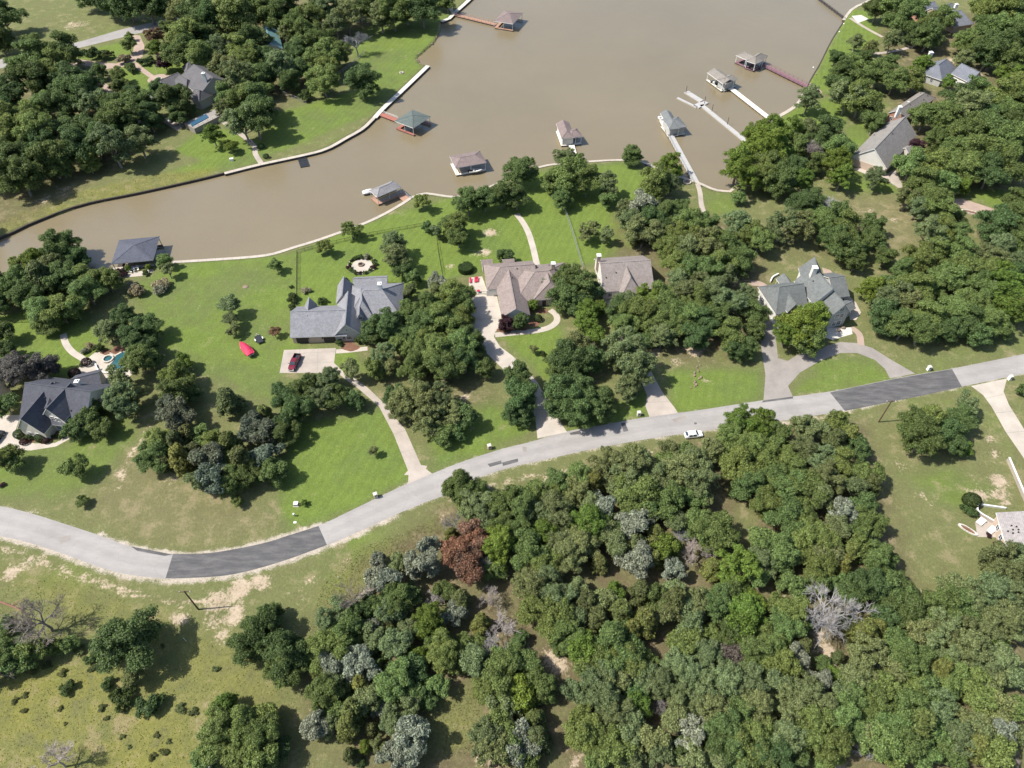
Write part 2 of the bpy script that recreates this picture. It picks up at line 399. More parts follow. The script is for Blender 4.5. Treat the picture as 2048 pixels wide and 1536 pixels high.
# woodland floor
blend(litter, [(960, 1010), (1350, 890), (1560, 850), (1735, 850), (1780, 1000), (1830, 1190), (2060, 1190), (2060, 1620), (600, 1620), (620, 1300), (700, 1150), (880, 1010)], .85, 4)
blend(litter, [(860, 1390), (960, 1360), (960, 1480), (840, 1530)], .1, 2); blend(litter, [(1470, 1010), (1520, 1010), (1510, 1090), (1460, 1080)], .15, 2)
blend(litter, [(560, 1500), (640, 1470), (700, 1530), (620, 1600)], .2, 3)
for poly, v in [([(1230, 420), (1420, 420), (1540, 520), (1530, 700), (1390, 730), (1280, 700), (1220, 600)], .8), ([(740, 600), (930, 560), (960, 720), (1000, 800), (860, 830), (720, 770)], .35), ([(1760, 60), (2060, 0), (2060, 380), (1850, 350), (1780, 200)], .75),
                ([(0, 130), (120, 110), (300, 200), (300, 300), (60, 440), (-60, 470), (-60, 150)], .6), ([(350, 40), (700, -30), (740, 40), (680, 120), (560, 220), (440, 200)], .6), ([(1540, 440), (1700, 410), (1720, 520), (1560, 520)], .3), ([(1780, 540), (2050, 480), (2050, 640), (1880, 700), (1760, 620)], .5)]: blend(litter, poly, v, 4)
# bare earth and gravel
streak(grav, ROAD_LO[:14], 1.5, .85); streak(grav, ROAD_LO[13:], .9, .62); streak(grav, ROAD_UP[:12], .6, .55); streak(grav, ROAD_UP[5:11], 1.0, .9); streak(grav, ROAD_UP[11:], .4, .5)
streak(dirt, [(-20, 1090), (60, 1112), (170, 1155), (280, 1190), (380, 1205), (480, 1190)], 1.3, .62)
for x, y, r, v in [(440, 1205, 34, .9), (480, 1180, 28, .95), (520, 1165, 24, .9), (430, 1240, 30, .75), (440, 1275, 26, .6), (360, 1240, 22, .8), (20, 1150, 26, .8), (60, 1120, 18, .75), (470, 1230, 30, .8), (250, 1185, 20, .6), (120, 1140, 18, .5),
                   (40, 35, 22, .8), (150, 50, 26, .7), (130, 35, 20, .4), (985, 465, 20, .8), (970, 505, 20, .65), (945, 500, 16, .4), (900, 533, 14, .6), (245, 945, 18, .6), (345, 960, 16, .7), (215, 905, 12, .4), (1740, 425, 18, .6), (1790, 440, 14, .55), (1700, 470, 12, .4),
                   (1840, 990, 16, .5), (1800, 935, 22, .5), (1870, 1010, 14, .4), (1960, 990, 22, .9), (1995, 960, 20, .95), (2000, 990, 20, .9), (1990, 905, 14, .8), (1975, 880, 12, .7), (1970, 945, 12, .5), (2010, 1005, 14, .8), (1850, 1190, 14, .9), (1840, 1200, 14, .8),
                   (1100, 1315, 30, .75), (1130, 1330, 24, .8), (1065, 1300, 22, .5), (1195, 1375, 10, .7), (1500, 1060, 12, .7), (1480, 1100, 16, .6), (1655, 1300, 22, .95), (1670, 1330, 20, .9), (1640, 1270, 16, .8), (1565, 1190, 10, .8), (1595, 1210, 10, .8), (1705, 1390, 12, .9), (1730, 1425, 12, .8), (1150, 1520, 16, .9), (1165, 1505, 12, .8), (1670, 1530, 30, .9), (1970, 1220, 18, .7), (965, 1520, 14, .95), (980, 1530, 12, .9), (1380, 1310, 10, .7), (1240, 1455, 8, .8),
                   (1390, 700, 26, .85), (1310, 705, 16, .8), (1350, 720, 20, .6), (1410, 760, 16, .6), (1310, 560, 14, .5), (1470, 565, 16, .7), (1490, 560, 16, .7), (690, 120, 26, .3), (725, 40, 22, .85), (770, 50, 18, .7), (800, 90, 14, .4), (790, 30, 12, .5), (120, 380, 24, .6), (90, 400, 16, .7), (690, 1090, 20, .35), (640, 1160, 22, .45), (600, 1195, 18, .5), (545, 1280, 18, .35), (960, 1010, 20, .5), (1040, 960, 14, .7), (1095, 960, 10, .7), (1010, 985, 16, .6), (1330, 655, 12, .5), (1125, 690, 12, .6), (1905, 120, 22, .7), (1960, 150, 18, .7), (1720, 240, 12, .7), (1710, 200, 8, .5), (55, 620, 12, .5), (620, 1420, 14, .4), (985, 810, 12, .5), (930, 795, 12, .6), (990, 1270, 12, .6), (880, 1265, 8, .6)]:
    blob(dirt, x, y, r, v)
streak(dirt, [(330, 790), (300, 850), (262, 915), (240, 975)], 1.3, .5); streak(dirt, [(900, 1000), (1024, 960), (1180, 935), (1300, 905)], 1.2, .55); streak(dirt, [(560, 1200), (700, 1115), (880, 1035), (960, 1005)], .9, .3)
streak(grav, [(1800, 790), (1700, 825), (1560, 848), (1450, 862)], .8, .55); streak(dirt, [(1560, 850), (1700, 825)], 1.6, .6)
streak(dirt, [(832, 120), (872, 78), (880, 45)], .8, .6)
streak(dirt, [(700, 110), (740, 60), (830, 60)], 2.4, .35)

ny, nx = GX.shape
idx = np.arange(nx*ny).reshape(ny, nx)
q = np.stack([idx[:-1, :-1], idx[:-1, 1:], idx[1:, 1:], idx[1:, :-1]], -1).reshape(-1, 4)
def grid_mesh(name, co, quads):
    me = bpy.data.meshes.new(name); me.vertices.add(len(co)); me.vertices.foreach_set('co', np.ascontiguousarray(co, np.float32).ravel())
    n = len(quads); me.loops.add(n*4); me.loops.foreach_set('vertex_index', np.ascontiguousarray(quads, np.int32).ravel())
    me.polygons.add(n); me.polygons.foreach_set('loop_start', np.arange(0, n*4, 4, dtype=np.int32))
    me.update(calc_edges=True); return me
gm = grid_mesh('ground', np.stack([X, Y, Z], 1), q)
def attr(me, name, arr):
    a = me.attributes.new(name, 'FLOAT', 'POINT'); a.data.foreach_set('value', np.ascontiguousarray(arr, np.float32))
for nme, arr in (('lush', lush), ('dirt', dirt), ('yel', yel), ('grav', grav), ('litter', litter)): attr(gm, nme, arr)

def ground_mat():
    m = bpy.data.materials.new('ground_cover'); nt, b = nodes(m); L = nt.links
    def at(n):
        a = nt.nodes.new('ShaderNodeAttribute'); a.attribute_name = n; return a.outputs['Fac']
    def mth(op, a, bb, clamp=False):
        x = nt.nodes.new('ShaderNodeMath'); x.operation = op; x.use_clamp = clamp
        for i, s in enumerate((a, bb)):
            if isinstance(s, (int, float)): x.inputs[i].default_value = s
            else: L.new(s, x.inputs[i])
        return x.outputs[0]
    def mix(f, a, c):
        x = nt.nodes.new('ShaderNodeMix'); x.data_type = 'RGBA'
        if isinstance(f, (int, float)): x.inputs[0].default_value = f
        else: L.new(f, x.inputs[0])
        for i, s in ((6, a), (7, c)):
            if isinstance(s, tuple): x.inputs[i].default_value = (*s, 1)
            else: L.new(s, x.inputs[i])
        return x.outputs[2]
    def sm(s, lo, hi):
        x = nt.nodes.new('ShaderNodeMapRange'); x.interpolation_type = 'SMOOTHSTEP'; x.inputs[1].default_value = lo; x.inputs[2].default_value = hi; L.new(s, x.inputs[0]); return x.outputs[0]
    big = noise(nt, .045, 5, .65); mid = noise(nt, .28, 5, .65); fine = noise(nt, 1.6, 4, .75); tiny = noise(nt, 5.5, 3, .75)
    patch = noise(nt, .11, 6, .7)
    lf = mth('ADD', at('lush'), mth('MULTIPLY', mth('SUBTRACT', mid, .5), .75)); lf = mth('ADD', lf, mth('MULTIPLY', mth('SUBTRACT', patch, .5), 1.1), True)
    c = mix(lf, (.145, .135, .064), (.096, .140, .035))
    c = mix(sm(mth('ADD', mth('MULTIPLY', at('lush'), .5), big), .72, 1.0), c, (.120, .166, .034))
    yf = mth('MULTIPLY', at('yel'), sm(mth('ADD', mid, mth('MULTIPLY', big, .6)), .5, .95)); c = mix(yf, c, (.168, .162, .040))
    lt = mth('MULTIPLY', at('litter'), sm(patch, .30, .58)); c = mix(lt, c, (.112, .088, .052))
    thin = mth('MULTIPLY', sm(mth('ADD', mth('SUBTRACT', mth('MULTIPLY', mth('ADD', patch, mid), .5), mth('MULTIPLY', at('lush'), .16)), mth('MULTIPLY', fine, .12)), .50, .62), .62)
    c = mix(thin, c, (.225, .180, .108))
    # thin dry straw flecks
    c = mix(mth('MULTIPLY', sm(fine, .54, .74), .48), c, (.205, .170, .085))
    df = sm(mth('ADD', at('dirt'), mth('MULTIPLY', mth('SUBTRACT', mth('ADD', mid, fine), 1.0), 1.5)), .38, .78)
    c = mix(df, c, mix(mid, (.30, .225, .15), (.42, .35, .26)))
    gf = sm(mth('ADD', at('grav'), mth('MULTIPLY', mth('SUBTRACT', mth('ADD', mid, tiny), 1.0), 1.5)), .42, .75)
    c = mix(gf, c, mix(fine, (.30, .255, .20), (.46, .405, .33)))
    c = ramp_mul(nt, c, tiny, .70, 1.30); c = ramp_mul(nt, c, fine, .80, 1.20); c = ramp_mul(nt, c, mid, .86, 1.14)
    # mowing passes
    wv = nt.nodes.new('ShaderNodeTexWave'); wv.inputs['Scale'].default_value = .14; wv.inputs['Distortion'].default_value = 6.0; wv.inputs['Detail Scale'].default_value = .4
    tc = nt.nodes.new('ShaderNodeTexCoord'); mp = nt.nodes.new('ShaderNodeMapping'); mp.inputs['Rotation'].default_value = (0, 0, .35)
    L.new(tc.outputs['Object'], mp.inputs[0]); L.new(mp.outputs[0], wv.inputs['Vector'])
    mw = mth('ADD', .5, mth('MULTIPLY', mth('SUBTRACT', wv.outputs[1], .5), sm(at('lush'), .6, .95))); c = ramp_mul(nt, c, mw, .965, 1.035)
    L.new(c, b.inputs['Base Color']); b.inputs['Roughness'].default_value = .95; b.inputs['Specular IOR Level'].default_value = .15
    bp = nt.nodes.new('ShaderNodeBump'); bp.inputs['Strength'].default_value = .7; bp.inputs['Distance'].default_value = .25
    L.new(mth('ADD', fine, mth('MULTIPLY', tiny, .5)), bp.inputs['Height']); L.new(bp.outputs[0], b.inputs['Normal'])
    return m
gm.materials.append(ground_mat())
ground = link('ground', gm); tag(ground, kind='structure')

# ------------------------------------------------------------------ lake
def water_mat():
    m = bpy.data.materials.new('muddy_lake_water'); nt, b = nodes(m)
    rgb = nt.nodes.new('ShaderNodeRGB'); rgb.outputs[0].default_value = (.180, .147, .090, 1)
    s = ramp_mul(nt, rgb.outputs[0], noise(nt, .02, 4, .6), .93, 1.07)
    nt.links.new(s, b.inputs['Base Color'])
    b.inputs['Roughness'].default_value = .12; b.inputs['IOR'].default_value = 1.5; b.inputs['Specular IOR Level'].default_value = .6
    n1 = noise(nt, 1.1, 4, .6, stretch=((1, 2.2, 1), .35)); n2 = noise(nt, .25, 3, .5)
    ad = nt.nodes.new('ShaderNodeMath'); nt.links.new(n1, ad.inputs[0]); nt.links.new(n2, ad.inputs[1])
    bp = nt.nodes.new('ShaderNodeBump'); bp.inputs['Strength'].default_value = .55; bp.inputs['Distance'].default_value = .12
    nt.links.new(ad.outputs[0], bp.inputs['Height']); nt.links.new(bp.outputs[0], b.inputs['Normal'])
    return m
lo, hi = LK.min(0)-12, LK.max(0)+12
lake_o = link('lake_water', mesh('lake_water', [(lo[0], lo[1], WATER_Z), (hi[0], lo[1], WATER_Z), (hi[0], hi[1], WATER_Z), (lo[0], hi[1], WATER_Z)], [(0, 1, 2, 3)], water_mat()))
tag(lake_o, kind='structure')

# ------------------------------------------------------------------ roads, drives, paths
road = None
def road_sheet():
    n = 160; return resample(smooth_line(W2(ROAD_UP), 6), n), resample(smooth_line(W2(ROAD_LO), 6), n)
def road_mat(name, col, crack=.5):
    m = bpy.data.materials.new(name); nt, b = nodes(m); L = nt.links
    rgb = nt.nodes.new('ShaderNodeRGB'); rgb.outputs[0].default_value = (*col, 1)
    a = nt.nodes.new('ShaderNodeAttribute'); a.attribute_name = 'across'
    mu = nt.nodes.new('ShaderNodeMath'); mu.operation = 'MULTIPLY'; mu.inputs[1].default_value = 4*math.pi; L.new(a.outputs['Fac'], mu.inputs[0])
    si = nt.nodes.new('ShaderNodeMath'); si.operation = 'COSINE'; L.new(mu.outputs[0], si.inputs[0])
    ha = nt.nodes.new('ShaderNodeMath'); ha.operation = 'MULTIPLY_ADD'; ha.inputs[1].default_value = .5; ha.inputs[2].default_value = .5; L.new(si.outputs[0], ha.inputs[0])
    s_ = ramp_mul(nt, rgb.outputs[0], ha.outputs[0], 1.035, .965)
    s_ = ramp_mul(nt, s_, noise(nt, .10, 5, .65), .86, 1.14); s_ = ramp_mul(nt, s_, noise(nt, .6, 4, .7, stretch=((.5, 2, 1), .28)), .93, 1.07); s_ = ramp_mul(nt, s_, noise(nt, 5, 3, .7), .92, 1.08)
    tc = nt.nodes.new('ShaderNodeTexCoord'); nz = nt.nodes.new('ShaderNodeTexNoise'); nz.inputs['Scale'].default_value = .5; L.new(tc.outputs['Object'], nz.inputs['Vector'])
    ad = nt.nodes.new('ShaderNodeVectorMath'); ad.operation = 'ADD'; L.new(tc.outputs['Object'], ad.inputs[0]); L.new(nz.outputs['Color'], ad.inputs[1])
    vo = nt.nodes.new('ShaderNodeTexVoronoi'); vo.feature = 'DISTANCE_TO_EDGE'; vo.inputs['Scale'].default_value = .16; L.new(ad.outputs[0], vo.inputs['Vector'])
    mr = nt.nodes.new('ShaderNodeMapRange'); mr.inputs[1].default_value = 0.0; mr.inputs[2].default_value = .014; mr.inputs[3].default_value = 1-crack*.45; mr.inputs[4].default_value = 1.0; L.new(vo.outputs[0], mr.inputs[0])
    vm = nt.nodes.new('ShaderNodeVectorMath'); vm.operation = 'SCALE'; L.new(s_, vm.inputs[0]); L.new(mr.outputs[0], vm.inputs['Scale'])
    L.new(vm.outputs[0], b.inputs['Base Color']); b.inputs['Roughness'].default_value = .92; b.inputs['Specular IOR Level'].default_value = .2
    return m
M_ROAD = road_mat('weathered_chipseal', (.285, .268, .252), .2)
RU, RL = road_sheet()
road = ribbon('road', RU, RL, .012, M_ROAD); tag(road, kind='structure'); attr(road.data, 'across', np.concatenate([np.zeros(160), np.ones(160)]))
def road_patch(up, lo, m, z=.02):
    o = ribbon('road_patch', resample(smooth_line(W2(up), 4), 20), resample(smooth_line(W2(lo), 4), 20), z, m, parent=road); return o
o = road_patch([(346, 1108), (420, 1106), (520, 1088), (580, 1070), (637, 1052)], [(331, 1157), (400, 1155), (470, 1148), (560, 1124), (654, 1090)], M_ASPH); o['label'] = 'long dark resurfaced stretch on the bend of the road'
o = road_patch([(1660, 785), (1720, 772), (1800, 756), (1904, 738)], [(1690, 822), (1770, 806), (1850, 790), (1924, 774)], M_ASPH); o['label'] = 'long dark resurfaced stretch below the curved driveway'
for q4 in ([(1242, 846), (1250, 845), (1257, 862), (1247, 864)], [(1139, 866), (1160, 861), (1163, 868), (1141, 870)], [(1004, 925), (1036, 917), (1036, 924), (1006, 932)], [(1343, 839), (1368, 832), (1374, 837), (1352, 846)], [(1388, 845), (1393, 845), (1394, 848), (1389, 849)], [(975, 928), (1002, 921), (1004, 927), (980, 934)], [(1526, 801), (1586, 793), (1586, 797), (1524, 805)], [(262, 1093), (300, 1100), (345, 1109), (330, 1112), (275, 1102)], [(115, 1075), (140, 1070), (142, 1080), (122, 1088)], [(1045, 893), (1054, 894), (1053, 905), (1046, 903)]):
    polysheet('road_patch', W2(q4), .021, M_ASPH if q4[0][0] not in (115, 1045, 1343) else M_DRIVE, parent=road)
def slab(name, px, m, z=.016):
    o = polysheet(name, W2(px), z, m); return tag(o, kind='structure')
def path(name, px, width, m, z=.024, n=5):
    l = smooth_line(W2(px), n); return tag(ribbon(name, offset_line(l, width/2), offset_line(l, -width/2), z, m), kind='structure')
# joints across concrete drives, each a thin recessed-looking line child of its drive
def joints(parent, lines):
    for a, b in lines:
        p, q = P(*a), P(*b); d = (q-p).normalized(); n = Vector((-d.y, d.x, 0))*.045
        link('joint', mesh('joint', [p+n+Vector((0, 0, .03)), p-n+Vector((0, 0, .03)), q-n+Vector((0, 0, .03)), q+n+Vector((0, 0, .03))], [(0, 1, 2, 3)], M_DRIVE), parent)
d2 = slab('driveway', [(568, 700), (672, 696), (668, 726), (684, 741), (702, 752), (735, 775), (774, 812), (790, 835), (810, 858), (842, 930), (854, 932), (852, 938), (864, 947), (816, 968), (817, 950), (808, 950), (816, 941), (787, 868), (758, 813), (720, 780), (690, 758), (668, 740), (642, 746), (559, 746)], M_CONC)
joints(d2, [((600, 699), (592, 746)), ((636, 698), (634, 746)), ((787, 868), (813, 860)), ((801, 905), (829, 898)), ((773, 840), (796, 836)), ((575, 708), (672, 703)), ((563, 728), (668, 724))])
d3 = slab('driveway', [(938, 589), (993, 589), (1003, 634), (1000, 655), (990, 664), (988, 674), (1000, 693), (1024, 711), (1050, 735), (1075, 765), (1095, 800), (1111, 829), (1134, 864), (1075, 877), (1073, 858), (1071, 840), (1060, 800), (1035, 765), (1005, 737), (975, 708), (955, 685), (936, 655), (934, 620)], M_CONCW)
joints(d3, [((936, 615), (998, 612)), ((937, 640), (1002, 636)), ((965, 698), (992, 680)), ((1010, 740), (1030, 716)), ((1066, 820), (1105, 818))])
d4 = slab('driveway', [(1205, 598), (1240, 600), (1262, 660), (1290, 720), (1324, 783), (1349, 815), (1356, 826), (1299, 834), (1291, 813), (1294, 790), (1270, 735), (1235, 670)], M_CONC)
joints(d4, [((1292, 805), (1340, 803))])
d5 = slab('driveway', [(1527, 800), (1531, 750), (1524, 705), (1519, 670), (1528, 640), (1520, 615), (1540, 605), (1560, 640), (1552, 680), (1556, 716), (1575, 722), (1600, 707), (1640, 696), (1680, 684), (1712, 686), (1745, 696), (1778, 717), (1830, 747), (1780, 757), (1770, 738), (1750, 720), (1715, 706), (1680, 706), (1640, 722), (1600, 745), (1576, 772), (1586, 794)], M_DRIVE)
d12 = slab('driveway', [(1942, 772), (2014, 757), (2007, 783), (2018, 810), (2048, 858), (2100, 940), (2100, 1010), (2048, 917), (2011, 863), (1983, 813), (1966, 790)], M_CONCW)
joints(d12, [((1972, 797), (2008, 788)), ((1990, 826), (2026, 823)), ((2012, 866), (2052, 862))])
d1 = slab('driveway', [(-90, 822), (0, 830), (42, 830), (32, 858), (36, 880), (70, 887), (110, 886), (135, 872), (139, 878), (112, 893), (62, 901), (0, 897), (-90, 890)], M_CONCW)
tl = ribbon('far_road', resample(smooth_line(W2([(-160, 158), (0, 119), (145, 87), (250, 57), (335, 38), (430, 14), (560, -20)]), 5), 60), resample(smooth_line(W2([(-160, 178), (0, 137), (150, 98), (280, 66), (340, 51), (440, 25), (570, -12)]), 5), 60), .012, M_ROAD); tag(tl, kind='structure')
slab('driveway', [(262, 70), (280, 71), (289, 92), (285, 113), (270, 124), (250, 133), (212, 138), (175, 132), (142, 126), (148, 117), (200, 125), (233, 127), (256, 119), (266, 105), (268, 90)], M_PAVER)
path('garden_path', [(268, 126), (285, 140), (303, 153)], 2.4, M_PAVER)
path('garden_path', [(140, 128), (170, 148), (195, 160), (232, 193), (262, 218), (285, 250)], 2.6, M_PAVER)
path('garden_path', [(435, 236), (462, 255), (490, 275), (508, 292), (511, 308), (522, 326)], 1.9, M_CONC)
path('garden_path', [(1033, 428), (1046, 445), (1057, 466), (1066, 495), (1074, 530)], 2.0, M_CONCW)
path('garden_path', [(1395, 367), (1400, 385), (1403, 410), (1411, 432)], 1.7, M_CONC)
path('garden_path', [(990, 670), (1030, 666), (1070, 662), (1098, 655), (1113, 643), (1112, 630), (1100, 620)], 1.9, M_CONCW)
path('garden_path', [(126, 668), (132, 688), (146, 705), (166, 718), (172, 728)], 1.8, M_CONCW)
path('garden_path', [(672, 703), (700, 701), (735, 697)], 1.6, M_CONCW)
path('garden_path', [(1702, 655), (1718, 668), (1722, 690)], 1.9, M_PAVER)
path('garden_path', [(1700, 36), (1730, 55), (1765, 74)], 1.8, M_CONC)
path('garden_path', [(1745, 108), (1790, 102), (1830, 92)], 1.8, M_CONC)
path('garden_path', [(1502, 566), (1520, 568), (1535, 578)], 2.4, M_PAVER)
path('garden_path', [(899, 6), (902, 18), (906, 26)], 1.6, M_CONC)
slab('patio', [(938, 555), (964, 553), (974, 580), (992, 586), (938, 592)], M_CONCW, .03)
slab('patio', [(152, 745), (165, 725), (190, 705), (225, 702), (262, 720), (270, 745), (235, 770), (200, 800), (160, 790)], M_CONCW, .03)
slab('patio', [(1706, 338), (1752, 326), (1776, 350), (1755, 358)], M_CONCW, .03)
slab('driveway', [(1760, 352), (1790, 340), (1806, 372), (1800, 378)], M_CONC, .02)
slab('driveway', [(1908, 398), (1925, 397), (1988, 418), (1983, 431), (1905, 412)], M_PAVER, .02)
slab('patio', [(226, 552), (306, 538), (308, 543), (284, 552), (250, 555)], M_CONCW, .03)
slab('patio', [(1950, 1045), (1972, 1030), (2000, 1050), (1998, 1075), (1955, 1074)], M_CONC, .03)
slab('patio', [(1512, 590), (1545, 570), (1552, 600), (1535, 620), (1515, 612)], M_WHITEC, .03)
slab('patio', [(1655, 655), (1702, 655), (1705, 668), (1665, 680), (1650, 675)], M_WHITEC, .03)
slab('patio', [(1690, 585), (1712, 605), (1722, 625), (1712, 640), (1700, 640)], M_CONCW, .03)
slab('patio', [(1644, 535), (1660, 540), (1680, 560), (1670, 575), (1650, 560)], M_PAVER, .03)
slab('patio', [(1703, 32), (1722, 30), (1738, 38), (1716, 46)], M_WHITEC, .03)
slab('patio', [(1620, 165), (1640, 180), (1645, 185), (1612, 190)], M_PAVER, .03)
slab('patio', [(1540, 246), (1552, 238), (1562, 250), (1545, 252)], M_CONC, .03)
slab('patio', [(320, 240), (345, 232), (372, 250), (355, 262)], M_CONC, .03)
for x, y, r in ((1068, 648, 12), (1010, 660, 14), (1085, 622, 12), (700, 693, 17), (755, 688, 12), (235, 700, 14), (212, 705, 10), (95, 877, 16), (110, 865, 18), (60, 878, 16), (1045, 655, 12), (1690, 620, 8), (1545, 628, 10)):
    c = P(x, y); rr = r/ppm(y); tag(polysheet('mulch_bed', [(c.x+rr*(1+.25*math.sin(3*t+x))*math.cos(t), c.y+.75*rr*(1+.2*math.cos(2*t+y))*math.sin(t)) for t in [i*.3142 for i in range(20)]], .034, M_MULCH), kind='structure')

# ------------------------------------------------------------------ sea walls
def seawall(px, label, m, width=1.1, top=.14, parts=None, side=1):
    line = resample(smooth_line(W2(px), 3), max(8, len(px)*3)) if len(px) > 2 else W2(px)
    out = offset_line(line, side*width); base = Vector((line[0].x, line[0].y, 0))
    t = thing('sea_wall', label, 'sea wall', base)
    n = len(line); c1 = [Vector((p.x, p.y)) for p in line]; c2 = [Vector((p.x, p.y)) for p in out]
    def rib(L, R, z, th):
        vs = []; fs = []
        for p, r in zip(L, R):
            vs += [Vector((p.x, p.y, z))-base, Vector((r.x, r.y, z))-base, Vector((r.x, r.y, z-th))-base, Vector((p.x, p.y, z-th))-base]
        for i in range(n-1):
            a, b = i*4, i*4+4
            for k in range(4): fs.append((a+k, a+(k+1) % 4, b+(k+1) % 4, b+k))
        fs += [(0, 1, 2, 3), tuple(range(n*4-4, n*4))[::-1]]
        return vs, fs
    for i in range(n-1):
        a_, b_, c_, d_ = c1[i], c1[i+1], c2[i+1], c2[i]; g_ = (b_-a_).normalized()*.025; dz = random.uniform(-.012, .012)
        mb = MB(base); mb.prism([a_+g_, b_-g_, c_-g_, d_+g_], top-.16, top+dz); mb.build('cap_panel', m, t)
    c3 = offset_line(line, side*(width-.08)); v, f = rib(c1, c3, top-.162, 2.2); link('wall_face', mesh('wall_face', v, f, M_DKW), t)
    return t
def side_of(px):      # which side of the line is water
    l = W2(px); k = len(l)//2; d = (l[k]-l[k-1]).normalized(); mid = (l[k]+l[k-1])/2+Vector((-d.y, d.x))*.6
    return 1 if inside(np.array([mid.x]), np.array([mid.y]), LK)[0] else -1
for px, lab, m, wd in (
    (NEAR_SHORE[:8], 'pale concrete sea wall behind the dark boathouse at the left', M_CONCW, 1.2),
    (NEAR_SHORE[7:18], 'long pale concrete sea wall along the back lawns, from dark boathouse to grey boathouse', M_CONCW, 1.2),
    (NEAR_SHORE[17:24], 'pale concrete sea wall beside the oaks near the brown hipped boathouse', M_CONCW, 1.1),
    (NEAR_SHORE[23:], 'curved pale concrete sea wall where the long grey pier comes ashore', M_CONCW, 1.1),
    (COVE_SHORE[:6], 'concrete sea wall in the cove under the bright green trees', M_CONCW, 1.1),
    (COVE_SHORE[5:8], 'short concrete sea wall between cream pier and plum red pier', M_CONCW, 1.6),
    (COVE_SHORE[7:12], 'low dark sea wall edging the striped green lawn at upper right', M_DKW, .5),
    (COVE_SHORE[11:], 'concrete sea wall at the top right corner of the lake', M_CONCW, 1.4),
    (FAR_SHORE[:9], 'black timber sea wall under the wooded bank at left', M_DKW, .55),
    (FAR_SHORE[8:15], 'beige concrete sea wall with black floating dock along the far lawn', M_CONCW, 1.5),
    (FAR_SHORE[14:], 'straight white concrete sea wall beside green roofed boathouse', M_WHITEC, 2.0),
    (TOP_SHORE, 'white concrete sea wall at cedar footbridge, top of lake', M_WHITEC, 2.0)):
    seawall(px, lab, m, wd, side=side_of(px))
# the eroded bank between the two white walls: a broken row of rocks
line = resample(W2(WILD_SHORE), 34)
for i, p in enumerate(line[1:-1]):
    s = random.uniform(.35, .8); mb = MB()
    mb.lathe((0, 0, -.9), [(s*.7, 0), (s*.95, .45), (s*.8, .8), (s*.35, 1.0)], 7, 1.0, random.uniform(.6, .9))
    for v in mb.v: v += Vector((random.uniform(-.12, .12), random.uniform(-.12, .12), random.uniform(-.08, .08)))
    o = mb.build('bank_rock', M_ROCK); o.location = (p.x+random.uniform(-.3, .3), p.y+random.uniform(-.3, .3), 0); o.rotation_euler = (0, 0, random.uniform(0, 6))
    tag(o, 'brown rock along the eroded bank between the two white sea walls', 'rock', 'rocks along the eroded bank')

